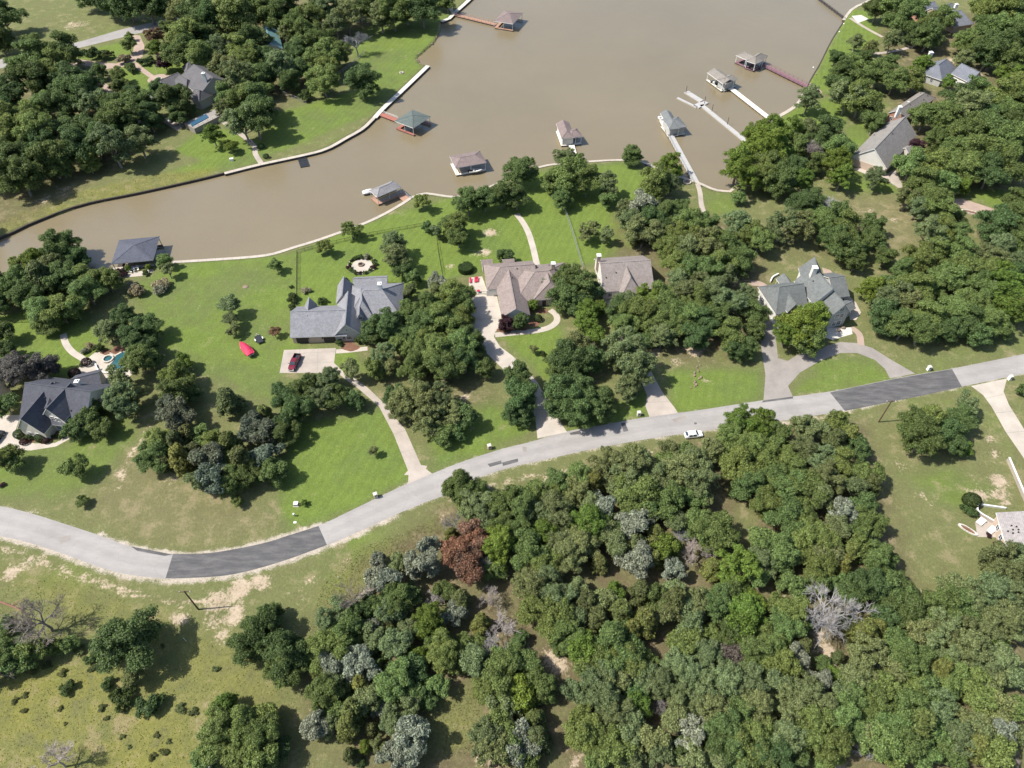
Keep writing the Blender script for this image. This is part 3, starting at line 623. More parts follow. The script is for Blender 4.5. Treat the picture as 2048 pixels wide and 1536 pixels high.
# ------------------------------------------------------------------ buildings
def unit_window():
    fr = MB(); 
    for x in (-.5, .5): fr.box((x, 0, -.5), .09, .12, 1.0)
    for z in (-.5, .455): fr.box((0, 0, z), 1.0, .12, .045+.02)
    fr.box((0, 0, -.5), .05, .08, 1.0); fr.box((0, 0, -.02), .95, .08, .04)
    pn = MB(); pn.box((0, .0, -.48), .96, .05, .96)
    return mesh('window', fr.v, fr.f, M_WHITE), mesh('pane', pn.v, pn.f, M_GLASS)
WIN_ME, PANE_ME = unit_window()
def unit_door(m):
    d = MB(); d.box((0, 0, 0), 1, .1, 1)
    for x in (-.25, .25):
        for z in (.08, .55): d.box((x, .06, z), .36, .04, .36)
    return mesh('door', d.v, d.f, m)
DOOR_ME = unit_door(M_DKW); GDOOR_ME = {}
class House:
    def __init__(s, name, label, base_px, cat='house', zbase=0.0):
        s.base = P(*base_px); s.base.z = zbase
        s.root = thing(name, label, cat, s.base); s.wings = []
    def mb(s): return MB(s.base)
    def wing(s, p0, p1, wd, ze, zr, roof, wall=None, ridge='u', hips=(0, 0), z0=0.0, inset=.5, fascia=None, caps=True, posts=None, ext=(0, 0)):
        a, b = P(*p0, ze), P(*p1, ze); d = (b-a).normalized(); L = (b-a).length
        n = Vector((-d.y, d.x, 0))
        if isinstance(wd, tuple): wv = (P(*wd, ze)-a).dot(n)
        else: wv = wd
        if wv < 0: n = -n; wv = -wv
        W = wv
        if ridge == 'v': d, n, L, W = n, d, W, L
        a = a-d*ext[0]; L += ext[0]+ext[1]
        def pt(u, v, z): return Vector((a.x, a.y, 0))+d*u+n*v+Vector((0, 0, z))
        h0, h1 = hips; r0, r1 = pt(h0, W/2, zr), pt(L-h1, W/2, zr)
        top = [pt(0, 0, ze), pt(L, 0, ze), pt(L, W, ze), pt(0, W, ze), r0, r1]
        bot = [p-Vector((0, 0, .24)) for p in top]
        vs = [p-s.base for p in top+bot]
        fs = [(0, 1, 5, 4), (2, 3, 4, 5), (6, 10, 11, 7), (8, 11, 10, 9)]; mi = [0]*4
        if h1 > 0: fs += [(1, 2, 5), (7, 11, 8), (1, 7, 8, 2)]; mi += [0, 0, 1]
        else: fs += [(1, 5, 11, 7), (5, 2, 8, 11)]; mi += [1, 1]
        if h0 > 0: fs += [(3, 0, 4), (9, 10, 6), (3, 9, 6, 0)]; mi += [0, 0, 1]
        else: fs += [(4, 0, 6, 10), (3, 4, 10, 9)]; mi += [1, 1]
        fs += [(0, 6, 7, 1), (2, 8, 9, 3)]; mi += [1, 1]
        me = mesh('roof', vs, fs, roof); me.materials.append(fascia or M_TRIM)
        me.polygons.foreach_set('material_index', mi)
        ro = link('roof', me, s.root)
        if caps:
            cb = s.mb(); up = Vector((0, 0, .02))
            if (r1-r0).length > .3: cb.bar(r0+up, r1+up, .32, .07)
            if h0 > 0: cb.bar(top[0]+up, r0+up, .26, .06); cb.bar(top[3]+up, r0+up, .26, .06)
            if h1 > 0: cb.bar(top[1]+up, r1+up, .26, .06); cb.bar(top[2]+up, r1+up, .26, .06)
            if cb.v: cb.build('ridge_cap', roof, ro)
        wg = dict(pt=pt, d=d, n=n, hips=hips, L=L, W=W, ze=ze, zr=zr, inset=inset, roof=ro, z0=z0)
        if wall:
            i = inset; hz = ze-.24+i*(zr-ze)/(W/2); e0 = .35 if h0 == 0 else i; e1 = .35 if h1 == 0 else i
            cs = [(e0, i), (L-e1, i), (L-e1, W-i), (e0, W-i)]
            mb = s.mb(); v = [pt(u, w_, z0-.05) for u, w_ in cs]+[pt(u, w_, hz if hz < zr else ze) for u, w_ in cs]; f = [(0, 1, 5, 4), (1, 2, 6, 5), (2, 3, 7, 6), (3, 0, 4, 7), (4, 5, 6, 7), (3, 2, 1, 0)]
            if h1 == 0: v.append(pt(L-e1, W/2, zr-.26)); f.append((5, 6, len(v)-1))
            if h0 == 0: v.append(pt(e0, W/2, zr-.26)); f.append((7, 4, len(v)-1))
            mb.add(v, f); wg['wall'] = mb.build('wall', wall, s.root); wg['cs'] = cs
        if posts:
            mp, k = posts; ii = .35
            for v_ in (ii, W-ii):
                for j in range(k):
                    u_ = ii+(L-2*ii)*j/(k-1); b_ = pt(u_, v_, z0); mb = s.mb(); mb.box((b_.x, b_.y, z0-1.2), .15, .15, ze-z0+1.0, math.atan2(d.y, d.x)); mb.build('post', mp, s.root)
        s.wings.append(wg); return wg
    def _mat(s, wg, side, t, z, w_, h_, out=.03):
        (a, b) = {0: (0, 1), 1: (1, 2), 2: (2, 3), 3: (3, 0)}[side]
        ca, cb = wg['cs'][a], wg['cs'][b]
        pa, pb = wg['pt'](*ca, z), wg['pt'](*cb, z); x = (pb-pa).normalized(); pos = pa.lerp(pb, t)
        cen = wg['pt'](wg['L']/2, wg['W']/2, z); y = Vector((x.y, -x.x, 0))
        if y.dot(pos-cen) < 0: y = -y
        M = Matrix((x, y, Vector((0, 0, 1)))).transposed().to_4x4()
        return Matrix.Translation(pos+y*out-s.base) @ M @ Matrix.Diagonal((w_, 1, h_, 1))
    def win(s, wg, side, ts, z=1.6, w_=1.3, h_=1.4):
        for t in ts:
            o = link('window', WIN_ME, s.root); o.matrix_local = s._mat(wg, side, t, z, w_, h_)
            link('pane', PANE_ME, o)
    def door(s, wg, side, t, w_=1.1, h_=2.1, m=None, name='door'):
        me = DOOR_ME
        if m:
            if m.name not in GDOOR_ME: GDOOR_ME[m.name] = unit_door(m)
            me = GDOOR_ME[m.name]
        o = link(name, me, s.root); o.matrix_local = s._mat(wg, side, t, .02, w_, h_)
    def chimney(s, px, ztop, zbase, sx=1.1, sy=1.1, m=None, rz=0.0):
        p = P(*px, ztop); mb = s.mb(); mb.box((p.x, p.y, zbase), sx, sy, ztop-zbase-.15, rz); c = mb.build('chimney', m or M_WHITE, s.root)
        mb = s.mb(); mb.box((p.x, p.y, ztop-.152), sx+.25, sy+.25, .18, rz); mb.box((p.x, p.y, ztop+.02), sx*.5, sy*.5, .3, rz); mb.build('chimney_cap', M_WHITE, c)
    def on_roof(s, x, y):
        "point of this house's roof seen at a pixel"
        z = 4.0
        for _ in range(12):
            p = P(x, y, z); best = 0.0
            for g in s.wings:
                o = g['pt'](0, 0, 0); u = (p-o).dot(g['d']); v = (p-o).dot(g['n'])
                if -.2 < u < g['L']+.2 and -.2 < v < g['W']+.2:
                    k = min(v, g['W']-v)/(g['W']/2)
                    for hh, q_ in ((g['hips'][0], u), (g['hips'][1], g['L']-u)):
                        if hh > 0: k = min(k, q_/hh)
                    best = max(best, g['ze']+(g['zr']-g['ze'])*max(k, 0))
            if best == 0.0: return None
            z = .5*z+.5*best
        return P(x, y, z)
    def vents(s, pts, z=None):
        for x, y in pts:
            p = s.on_roof(x, y)
            if p is None: continue
            mb = s.mb(); mb.lathe((p.x, p.y, p.z-.3), [(.12, 0), (.12, .5), (.17, .51), (.17, .62), (.02, .66)], 8); mb.build('roof_vent', M_DARK, s.root)
    def dish(s, px, z=None):
        p = s.on_roof(*px)
        if p is None: return
        mb = s.mb(); mb.lathe((p.x, p.y, p.z-.2), [(.06, 0), (.06, .5), (.35, .55), (.42, .75), (.3, .72)], 10); mb.build('satellite_dish', M_WHITE, s.root)

R1 = shingle('slate_blue_shingle', (0.072, 0.074, 0.088)); R2 = shingle('grey_shingle', (0.194, 0.194, 0.206)); R3 = shingle('brown_shingle', (0.210, 0.171, 0.155)); R4 = shingle('tan_brown_shingle', (0.213, 0.183, 0.167))
R5 = shingle('green_grey_shingle', (0.122, 0.130, 0.126)); R6 = shingle('warm_grey_shingle', (0.206, 0.191, 0.176)); R7 = shingle('taupe_shingle', (0.198, 0.181, 0.159)); R8 = shingle('blue_grey_shingle', (0.142, 0.150, 0.172)); R10 = shingle('charcoal_shingle', (0.103, 0.099, 0.103)); R12 = shingle('pale_grey_shingle', (0.261, 0.240, 0.232))
RB1 = shingle('dark_slate_shingle', (0.077, 0.082, 0.104)); RB2 = shingle('green_shingle', (0.099, 0.120, 0.112)); RB3 = shingle('mauve_shingle', (0.181, 0.142, 0.133)); RB5 = shingle('silver_shingle', (0.206, 0.198, 0.202)); RB7 = shingle('sage_grey_shingle', (.142, .150, .150))

# H1 slate blue house at the left edge
h = House('slate_roofed_house', 'house with slate blue gabled roof at the left edge beside the pool', (100, 850))
a = h.wing((38, 840), (170, 858), (60, 748), 3.2, 9.2, R1, M_WALLC, caps=True); h.win(a, 0, (.55, .68, .82)); h.win(a, 1, (.3, .7))
b = h.wing((34, 858), (88, 868), 12.5, 3.2, 8.2, R1, M_WALLC, ridge='v'); h.win(b, 3, (.35, .65), w_=1.0)
c = h.wing((84, 831), (128, 843), 9.0, 5.2, 9.0, R1, M_WALLC, ridge='v', z0=2.0); h.win(c, 3, (.35, .62), z=4.6, w_=1.2, h_=1.6)
h.win(c, 3, (.48,), z=3.0, w_=1.6, h_=.8)
d = h.wing((-75, 800), (2, 792), (0, 765), 3.2, 8.4, R1, M_WALLC, ridge='u', hips=(0, 0))
e = h.wing((150, 790), (205, 776), 7.5, 3.2, 5.6, R1, M_WALLC, ridge='u')
h.wing((100, 775), (136, 771), -8.0, 5.4, 7.4, R1, M_WALLC, ridge='v', z0=2.5, caps=False)
h.dish((62, 775), 8.4); h.vents([(90, 796), (68, 790), (142, 822)], 7.0)
h.chimney((153, 762), 7.2, 3.0, 1.0, 1.0, M_WHITE)

# H2 grey house with the three bay garage
h = House('grey_gabled_house', 'large grey shingled house with three bay garage and stone gable', (640, 675))
a = h.wing((580, 675), (694, 671.5), 12.9, 2.9, 6.9, R2, M_WALLB)
for t, m_ in ((.175, M_DKW), (.43, M_WALLB), (.68, M_DKW)): h.door(a, 0, t, 3.3, 2.2, m_, 'garage_door')
for t in (.30, .555):
    p = a['pt'](a['cs'][0][0]+(a['cs'][1][0]-a['cs'][0][0])*t, a['cs'][0][1]-.12, 1.6); mb = h.mb(); mb.box(p, .22, .2, .5); mb.box(p+Vector((0, 0, .5)), .3, .3, .06); mb.build('wall_lantern', M_DARK, h.root)
b = h.wing((668, 672), (722, 668.5), 14, 2.9, 7.1, R2, M_WALLG, ridge='v'); h.win(b, 3, (.42, .55, .68), z=1.5, w_=.85, h_=1.3); h.win(b, 3, (.5,), z=4.6, w_=.45, h_=.8)
c = h.wing((692, 642), (804, 637), (674, 571), 3.1, 7.6, R2, M_WALLC, hips=(5.2, 5.6)); h.win(c, 1, (.3, .6)); h.win(c, 0, (.75, .88))
h.wing((708, 645), (750, 640), 10, 3.1, 7.2, R2, M_WALLC, ridge='v', hips=(4.5, 0))
h.wing((675, 572), (707, 570), -8, 3.1, 6.4, R2, M_WALLC, ridge='v', ext=(.3, 0))
h.wing((706, 574), (775, 570.5), 4.6, 3.0, 4.4, R2, None, posts=(M_WHITE, 4))
h.wing((609, 615), (634, 613), -7, 3.3, 6.3, R2, M_WALLC, ridge='v', ext=(1, 0))
e = h.wing((714, 636), (727, 635), 5, 4.6, 6.2, R2, M_WALLC, ridge='v', z0=3, caps=False); h.win(e, 3, (.5,), z=4.2, w_=1.1, h_=.8)
h.chimney((759, 567), 9.4, 4.5, 1.0, 1.2, M_WHITE); h.vents([(602, 606), (651, 610), (707, 571)], 5.4)

# H3 brown L-shaped house
h = House('brown_roofed_house', 'brown shingled house with long front gable beside pale driveway', (1030, 635))
a = h.wing((1003, 635), (992.5, 572), (1061.5, 634.6), 3.0, 5.9, R3, M_WALLW, ridge='u', ext=(0, 4)); h.win(a, 3, (.3, .7), w_=1.4)
b = h.wing((1030, 604), (1148, 594), (1141, 524), 3.0, 7.1, R3, M_WALLB, hips=(7, 6.5)); h.win(b, 0, (.62, .74, .88)); h.door(b, 0, .5)
c = h.wing((974, 579), (1075, 571), (962.5, 529), 3.0, 6.4, R3, M_WALLC, hips=(4.8, 0)); h.door(c, 0, .1, 4.2, 2.2, M_WHITE, 'garage_door')
h.wing((1066, 600), (1056, 552), (1136, 592), 3.1, 6.9, R3, M_WALLB, ridge='u', hips=(3, 4))
h.wing((963, 532), (986, 530), 3.0, 3.0, 4.1, R3, M_WALLC, ridge='u', caps=False); h.wing((1006, 531), (1030, 529), 3.0, 3.0, 4.1, R3, M_WALLC, ridge='u', caps=False)
h.chimney((1106.5, 526), 8.2, 4.0, 1.1, 1.1, M_WALLB); h.vents([(1025, 556), (1034, 538), (1098, 531)], 6.3)

# H4 brown gabled house
h = House('white_walled_house', 'brown roofed house with white end wall and chimney behind oaks', (1250, 585))
a = h.wing((1207, 584), (1309, 577), (1190, 517), 3.4, 7.9, R4, M_WALLW); h.win(a, 3, (.25, .5, .75)); h.win(a, 0, (.13,), w_=1.2)
h.wing((1243, 592), (1285, 588), 11, 3.4, 7.2, R4, M_WALLC, ridge='v', hips=(3.5, 0))
h.chimney((1198, 510), 8.6, 3.0, 1.1, 1.2, M_WALLB); h.vents([(1212, 556), (1232, 546)], 5.8)

# H5 green grey Tudor house
h = House('tudor_house', 'steep green grey roofed house with half timbered gable above curved driveway', (1640, 630))
a = h.wing((1661, 634), (1630, 598), (1705, 628), 5.2, 9.2, R5, M_WALLG, ridge='u', fascia=M_WHITE)
h.win(a, 3, (.35, .6), z=1.5, w_=1.5, h_=1.7); h.win(a, 3, (.38, .62), z=4.4, w_=1.6, h_=1.7); h.win(a, 3, (.5,), z=6.9, w_=1.6, h_=1.0); h.win(a, 0, (.3, .6))
b = h.wing((1627, 609), (1588, 562), (1676, 590), 5.6, 10.6, R5, M_WALLW, ridge='u', fascia=M_WHITE); h.win(b, 0, (.4, .7), z=4)
h.wing((1603, 562), (1597, 536), (1646, 555), 5.6, 10.2, R5, M_WALLW, ridge='u', fascia=M_WHITE)
c = h.wing((1552, 629), (1618, 619), 12.5, 3.6, 8.4, R5, M_WALLW, fascia=M_WHITE, hips=(2.6, 0)); h.win(c, 0, (.75, .88)); h.win(c, 3, (.3, .7))
e = h.wing((1575, 625), (1598, 621), 5.5, 4.2, 7.0, R5, M_WALLB, ridge='v', z0=2.6); h.win(e, 3, (.5,), z=4.6, w_=1.4, h_=1.3)
for k in (-1, 0, 1):     # timbers of the small gable
    p = e['pt'](.30, e['W']*(.5+.22*k), 0); mb = h.mb(); mb.box((p.x, p.y, 3.3), .16, .16, 2.0-abs(k)*.8, 0.1); mb.build('timber', M_DKW, h.root)
f = h.wing((1668, 596), (1700, 592), 11, 4.0, 7.2, R5, M_WALLG); h.win(f, 0, (.7,), z=2.2)
h.wing((1688, 628), (1712, 616), 4.0, 3.4, 4.6, R5, M_WALLG)
h.wing((1552, 557), (1567, 579), (1590, 574), 2.8, 4.6, R5, None, ridge='u', posts=(M_WALLW, 2))
h.chimney((1631, 534), 12.2, 6, 1.3, 1.3, M_WALLW); h.vents([(1645, 560), (1626, 563), (1603, 577)], 8.5)

# H6 gabled house with the kayak terrace
h = House('white_gable_house', 'grey roofed house with broad white gable above the kayak terrace', (1745, 335))
a = h.wing((1774, 338), (1834, 271), (1713, 301), 3.3, 8.8, R6, M_WALLW, ridge='u', fascia=M_WHITE); 
mb = h.mb(); e0, e1 = a['cs'][3], a['cs'][0]; q0, q1 = a['pt'](e0[0]-.12, e0[1]-.1, 0), a['pt'](e1[0]-.12, e1[1]+.1, 0); mb.bar(q0+Vector((0, 0, 1.35)), q1+Vector((0, 0, 1.35)), .16, 2.7); mb.build('stone_band', M_WALLB, h.root)
h.wing((1800, 297), (1814, 291), (1806, 311), 3.2, 4.4, R6, M_WALLC, ridge='u', caps=False)
h.vents([(1800, 251), (1748, 271), (1785, 268)], 6.5)
# H7 brick gable house
h = House('brick_gable_house', 'taupe roofed house with red brick gable and white chimney', (1795, 240))
a = h.wing((1809, 239), (1872, 196), (1775, 226), 3.3, 5.9, R7, M_BRICK, ridge='u', hips=(0, 5), fascia=M_WHITE); h.win(a, 3, (.25, .75), w_=1.2)
h.chimney((1801, 213), 8.4, 4, 1.2, 1.2, M_WHITE); h.vents([(1841, 187), (1855, 192), (1820, 210), (1847, 200)], 5.0); h.dish((1816, 206), 5.6)
# H8
h = House('blue_grey_house', 'blue grey shingled house with white garage wall under the tall trees', (1900, 160))
a = h.wing((1938, 165), (1902, 147), (1973, 161), 3.2, 6.8, R8, M_WALLW, ridge='u'); h.win(a, 3, (.5,), w_=2.2); h.door(a, 0, .3, 2.4, 2.1, M_WHITE, 'garage_door'); h.door(a, 0, .7, 2.4, 2.1, M_WHITE, 'garage_door')
b = h.wing((1884, 161), (1916, 138), (1866, 126), 3.2, 7.2, R8, M_WALLG, hips=(4, 4)); h.win(b, 3, (.3, .6))
h.chimney((1863, 104), 9.0, 3, 1.4, 1.4, M_WHITE)
# H9
h = House('top_corner_house', 'grey roofed house with white chimney at the top right corner', (1912, 50))
a = h.wing((1908, 54), (1948, 48), (1910, 22), 3.2, 7.0, R8, M_WALLB, hips=(3, 3)); h.wing((1846, 33), (1880, 24), (1856, 8), 3.2, 6.6, R8, M_BRICK, ridge='u'); h.wing((1875, 40), (1915, 30), (1880, 15), 3.2, 7.0, R8, M_WALLB)
h.chimney((1914, 8), 9.5, 4, 1.3, 1.3, M_WHITE)
# H10 far left house with terrace
h = House('charcoal_roofed_house', 'charcoal roofed house with white chimney and round forecourt at upper left', (385, 190))
a = h.wing((399, 190), (354, 158), -15.5, 4.6, 9.4, R10, M_WALLG, ridge='u', hips=(0, 3)); h.win(a, 3, (.15, .3, .45, .6, .8), z=2.0, w_=1.6, h_=2.4)
b = h.wing((288, 184), (314, 199), (346, 178), 3.2, 6.4, R10, M_WALLW, ridge='v', hips=(4, 3)); h.win(b, 0, (.3, .6))
h.wing((298, 170), (330, 186), (345, 150), 3.2, 6.0, R10, M_WALLW, ridge='v', hips=(3, 0)); h.wing((340, 168), (372, 186), (365, 152), 3.2, 6.8, R10, M_WALLC, hips=(3, 3)); h.wing((374, 194), (398, 203), 7, 4.0, 6.6, R10, M_WALLG, hips=(2.5, 2.5))
h.wing((372, 150), (410, 142), 9, 4.4, 7.6, R10, M_WALLG, hips=(3, 3))
h.chimney((406, 146), 11.5, 5, 1.2, 1.2, M_WHITE)
# H11 teal roof among trees
h = House('teal_roofed_cabin', 'cabin with pale teal metal roof hidden among trees at the top left', (545, 100))
h.wing((522, 104), (566, 98), (560, 60), 3.0, 6.0, M_TEAL, M_WALLW, ridge='v', caps=False)
# H12 house at the right edge
h = House('pale_roofed_house', 'pale grey roofed house with pink beige wall at the right edge', (2040, 1090))
a = h.wing((1992, 1025), (2019, 1112), (2130, 1010), 3.4, 6.8, R12, M_WALLB, ridge='u', hips=(0, 5), fascia=M_WHITE); h.win(a, 0, (.25, .5, .8))
h.vents([(2022, 1052), (2032, 1054), (2025, 1060), (2036, 1060), (2015, 1063), (2036, 1065), (2025, 1067)], 5.6)

# ------------------------------------------------------------------ boathouses, piers, docks
DECK = 0.0
def boathouse(name, label, base, wings, roof, deck, wall=None, posts=M_WHITE, ze=3.0, deckm=M_GRYW, pil=True):
    h = House(name, label, base, 'boathouse'); out = []
    for k, wspec in enumerate(wings):
        p0, p1, p2, zr, ridge, hips = wspec[:6]; wl = wspec[6] if len(wspec) > 6 else None
        g = h.wing(p0, p1, p2, ze, zr, roof, wl, ridge=ridge, hips=hips, z0=-.3, posts=None if wl else (posts, 3), fascia=M_TRIM, inset=.55)
        # deck frame round an open slip
        L, W = g['L'], g['W']; pt = g['pt']; 
        for (u0, u1, v0, v1) in ((.1, 1.5, .1, W-.1), (1.55, L-.1, .1, 1.0), (1.55, L-.1, W-1.0, W-.1)):
            mb = h.mb(); mb.prism([pt(u0, v0, 0).to_2d(), pt(u1, v0, 0).to_2d(), pt(u1, v1, 0).to_2d(), pt(u0, v1, 0).to_2d()], -.32, -.12); mb.build('deck', deckm, h.root)
        for u in (.3, L/2, L-.3):
            for v in (.3, W-.3):
                p = pt(u, v, 0); mb = h.mb(); mb.tube([(p.x, p.y, -2.4), (p.x, p.y, -.1)], [.13, .13], 6); mb.build('pile', M_DKW, h.root)
        out.append(g)
    return h, out
def pier(label, a, b, width, deckm, rail=None, z=-.05, posts=None, cat='pier', name='pier', pile=True):
    A, B = P(*a, z), P(*b, z); d = (B-A).normalized(); n = Vector((-d.y, d.x, 0)); L = (B-A).length; base = A.copy(); base.z = 0
    t = thing(name, label, cat, base); nseg = max(1, round(L/2.4))
    for i in range(nseg):        # deck bays with a gap between them
        p, q = A+d*(L*i/nseg+.02), A+d*(L*(i+1)/nseg-.02); mb = MB(base)
        mb.prism([(p+n*width/2).to_2d(), (q+n*width/2).to_2d(), (q-n*width/2).to_2d(), (p-n*width/2).to_2d()], z-.14, z); mb.build('deck_panel', deckm, t)
        if pile:
            for s in (-1, 1):
                c = p+d*.1+n*s*(width/2-.15); mb = MB(base); mb.tube([(c.x, c.y, -2.4), (c.x, c.y, z-.12)], [.11, .11], 6); mb.build('pile', M_DKW, t)
    if rail:
        for s in rail[1]:
            for i in range(nseg+1):
                c = A+d*(L*i/nseg)*.998+n*s*(width/2-.06); mb = MB(base); mb.box((c.x, c.y, z), .1, .1, 1.0); mb.build('rail_post', rail[0], t)
            for hz in (.5, .98):
                mb = MB(base); mb.bar(A+n*s*(width/2-.06)+Vector((0, 0, hz)), B+n*s*(width/2-.06)+Vector((0, 0, hz)), .08, .06); mb.build('rail', rail[0], t)
    return t
def dock_lamp(px, label, hgt=3.0, z0=0.0):
    p = P(*px); t = thing('lamp_post', label, 'lamp post', (p.x, p.y, z0), 'white globe lamps along the shore')
    mb = MB(); mb.tube([(0, 0, 0), (0, 0, hgt)], [.05, .04], 6); mb.build('pole', M_STEEL, t); mb = MB(); mb.lathe((0, 0, hgt), [(.08, 0), (.3, .12), (.36, .34), (.26, .58), (.05, .66)], 10); mb.build('globe', M_WHITE, t)

boathouse('dark_boathouse', 'boathouse with dark slate hipped roof at the left shore', (260, 540), [((222, 528), (306, 520), (315, 473), 4.9, 'u', (6.2, 6.2))], RB1, None, ze=3.1, posts=M_DKW, deckm=M_DKW)
boathouse('green_boathouse', 'square boathouse with green pyramid roof and red deck', (825, 262), [((789, 242), (826, 256), (854, 230), 4.5, 'u', (4.6, 4.6))], RB2, None, posts=M_STEEL, deckm=M_REDW)
boathouse('mauve_boathouse', 'boathouse with mauve brown roof at the end of the cedar footbridge', (1015, 55), [((988, 42), (1026, 48), (1046, 26), 4.7, 'u', (4.5, 4.5))], RB3, None, posts=M_STEEL, deckm=M_ORW)
boathouse('brown_boathouse', 'boathouse with brown hipped roof and white boat beside the oaks', (940, 345), [((911, 336), (973, 325), (962, 301), 4.3, 'u', (3.2, 3.2))], RB3, None, deckm=M_PALEW)
boathouse('grey_boathouse', 'long boathouse with silver grey roof near the red wood landing', (775, 395), [((754, 394.5), (803, 374), (788, 360), 4.3, 'u', (2.8, 2.8))], RB5, None, deckm=M_ORW, posts=M_STEEL)
boathouse('white_boathouse', 'white walled boathouse with brown L shaped roof in open water', (1140, 290), [((1123, 277), (1112, 247), (1150, 275), 4.4, 'u', (2.6, 0), M_WALLW), ((1140, 276), (1165, 272), (1160, 256), 4.3, 'u', (2.2, 2.2))], RB3, None, deckm=M_PALEW)
boathouse('sage_boathouse', 'boathouse with sage grey roof at the end of the long grey pier', (1355, 268), [((1338, 258), (1320.5, 226), (1360, 256), 4.4, 'u', (2.8, 0)), ((1340, 258), (1374, 253), (1364, 232), 4.5, 'u', (3.3, 3.3), M_WALLG)], RB7, None, deckm=M_PALEW)
boathouse('taupe_boathouse', 'boathouse with warm grey roof at the end of the cream pier', (1450, 178), [((1446, 168), (1414.5, 145), (1463, 157), 4.4, 'u', (0, 0)), ((1452, 168), (1476, 157.5), (1465, 146), 4.2, 'u', (1.5, 1.5), M_WALLG)], R7, None, deckm=M_PALEW)
boathouse('plum_boathouse', 'boathouse with grey brown roof and plum railings at the plum pier', (1505, 138), [((1472, 110.5), (1511, 128), (1487, 102), 4.4, 'u', (2.6, 2.6)), ((1511, 128), (1536, 112), (1494, 120), 4.6, 'u', (3.2, 3.2), None)], R7, None, deckm=M_PURW)

pier('cedar brown footbridge with railings leading to the mauve boathouse', (906, 28), (992, 49), 2.4, M_ORW, (M_ORW, (1, -1)), name='footbridge')
pier('short red wood footbridge with white rail to the green boathouse', (756, 226), (793, 240), 2.3, M_REDW, (M_WHITE, (1,)), name='footbridge')
pier('red wood landing joining the grey boathouse to the sea wall', (816, 402), (800, 388), 2.8, M_ORW, (M_STEEL, (-1,)), name='landing')
pier('pale walkway from the white boathouse to shore', (1143, 290), (1153, 325), 2.2, M_PALEW)
pier('long grey pier with thin rail to the sage boathouse', (1393, 366), (1340, 268), 2.4, M_GRYW, (M_STEEL, (1,)))
pier('side deck of cream boards along the sage boathouse', (1339, 272), (1321, 232), 1.0, M_PALEW, name='side_deck')
pier('long cream pier leading to the taupe boathouse', (1545, 241), (1459, 174), 2.4, M_PALEW)
pier('plum red pier with railings to the plum boathouse', (1618, 174), (1530, 131), 2.8, M_PURW, (M_PURW, (1, -1)))
pier('dark pier with posts crossing the top right inlet', (1692, 38), (1636, -4), 1.3, M_DKW, (M_DKW, (1,)))
# floating U dock
bz = P(1470, 250); t = thing('floating_dock', 'long grey floating dock ending in a U shaped slip', 'dock', (bz.x, bz.y, 0))
def dockpiece(a, b, width):
    A, B = P(*a, -.35), P(*b, -.35); d = (B-A).normalized(); n = Vector((-d.y, d.x, 0)); L = (B-A).length; k = max(1, round(L/3))
    for i in range(k):
        p, q = A+d*(L*i/k+.015), A+d*(L*(i+1)/k-.015); mb = MB((bz.x, bz.y, 0))
        mb.prism([(p+n*width/2).to_2d(), (q+n*width/2).to_2d(), (q-n*width/2).to_2d(), (p-n*width/2).to_2d()], -.95, -.35); mb.build('deck_panel', M_GRYW, t)
dockpiece((1503, 291), (1403, 209), 1.9); dockpiece((1412, 203), (1392, 213), 3.0); dockpiece((1373, 183), (1405, 203), 2.4); dockpiece((1355, 195), (1394, 214), 1.0)
for x, y in ((1372, 184), (1409, 205), (1497, 283), (1424, 221), (1455, 247)):
    p = P(x, y); mb = MB((bz.x, bz.y, 0)); mb.tube([(p.x, p.y, -2.4), (p.x, p.y, 2.6)], [.12, .1], 6); mb.build('mooring_post', M_DKW, t)
# black plastic dock
bz2 = P(607, 322); t = thing('plastic_dock', 'black plastic jet ski dock floating beside the beige sea wall', 'dock', (bz2.x, bz2.y, 0))
A, B, D_ = P(593, 312, -.5), P(611, 309, -.5), P(601, 335, -.5)
for i in range(4):
    for j in range(6):
        u0, u1, v0, v1 = i/4+.01, (i+1)/4-.01, j/6+.008, (j+1)/6-.008
        f = lambda u, v: (A+(B-A)*u+(D_-A)*v).to_2d()
        mb = MB((bz2.x, bz2.y, 0)); mb.prism([f(u0, v0), f(u1, v0), f(u1, v1), f(u0, v1)], -.95, -.42-.06*((i in (1, 2)))); mb.build('float_block', M_BLACKP, t)
for px, lab in (((930, 396), 'white globe lamp on the sea wall between brown and grey boathouses'), ((1622, 150), 'white globe lamp on the shore nearest the plum pier'), ((1674, 78), 'white globe lamp on the right shore, middle of three'), ((1683, 62), 'white globe lamp on the right shore, nearest the top')):
    dock_lamp(px, lab)

# ------------------------------------------------------------------ vehicles and boats
def loft(mb, secs, close=True):
    "skin through cross sections (lists of equal length, points in order)"
    n = len(secs[0]); vs = [p for s in secs for p in s]; fs = []
    for i in range(len(secs)-1):
        for j in range(n): fs.append((i*n+j, i*n+(j+1) % n, (i+1)*n+(j+1) % n, (i+1)*n+j))
    fs.append(tuple(range(n))[::-1]); fs.append(tuple((len(secs)-1)*n+j for j in range(n)))
    return mb.add(vs, fs)
def wheels(t, xs, tr, r=.37, wd=.24):
    for x in xs:
        for s in (-1, 1):
            mb = MB(); mb.tube([(x, s*tr-wd/2, r), (x, s*tr+wd/2, r)], [r, r], 14); wo = mb.build('wheel', M_TYRE, t)
            mb = MB(); mb.tube([(x, s*(tr+wd/2-.02), r), (x, s*(tr+wd/2+.015), r)], [r*.6, r*.55], 10); mb.build('rim', M_STEEL, wo)
def sec(x, w_, z0, z1, top=None):
    t = top or w_*.9
    return [Vector((x, -w_*.94, z0)), Vector((x, w_*.94, z0)), Vector((x, w_, (z0+z1)*.5)), Vector((x, t, z1)), Vector((x, -t, z1)), Vector((x, -w_, (z0+z1)*.5))]
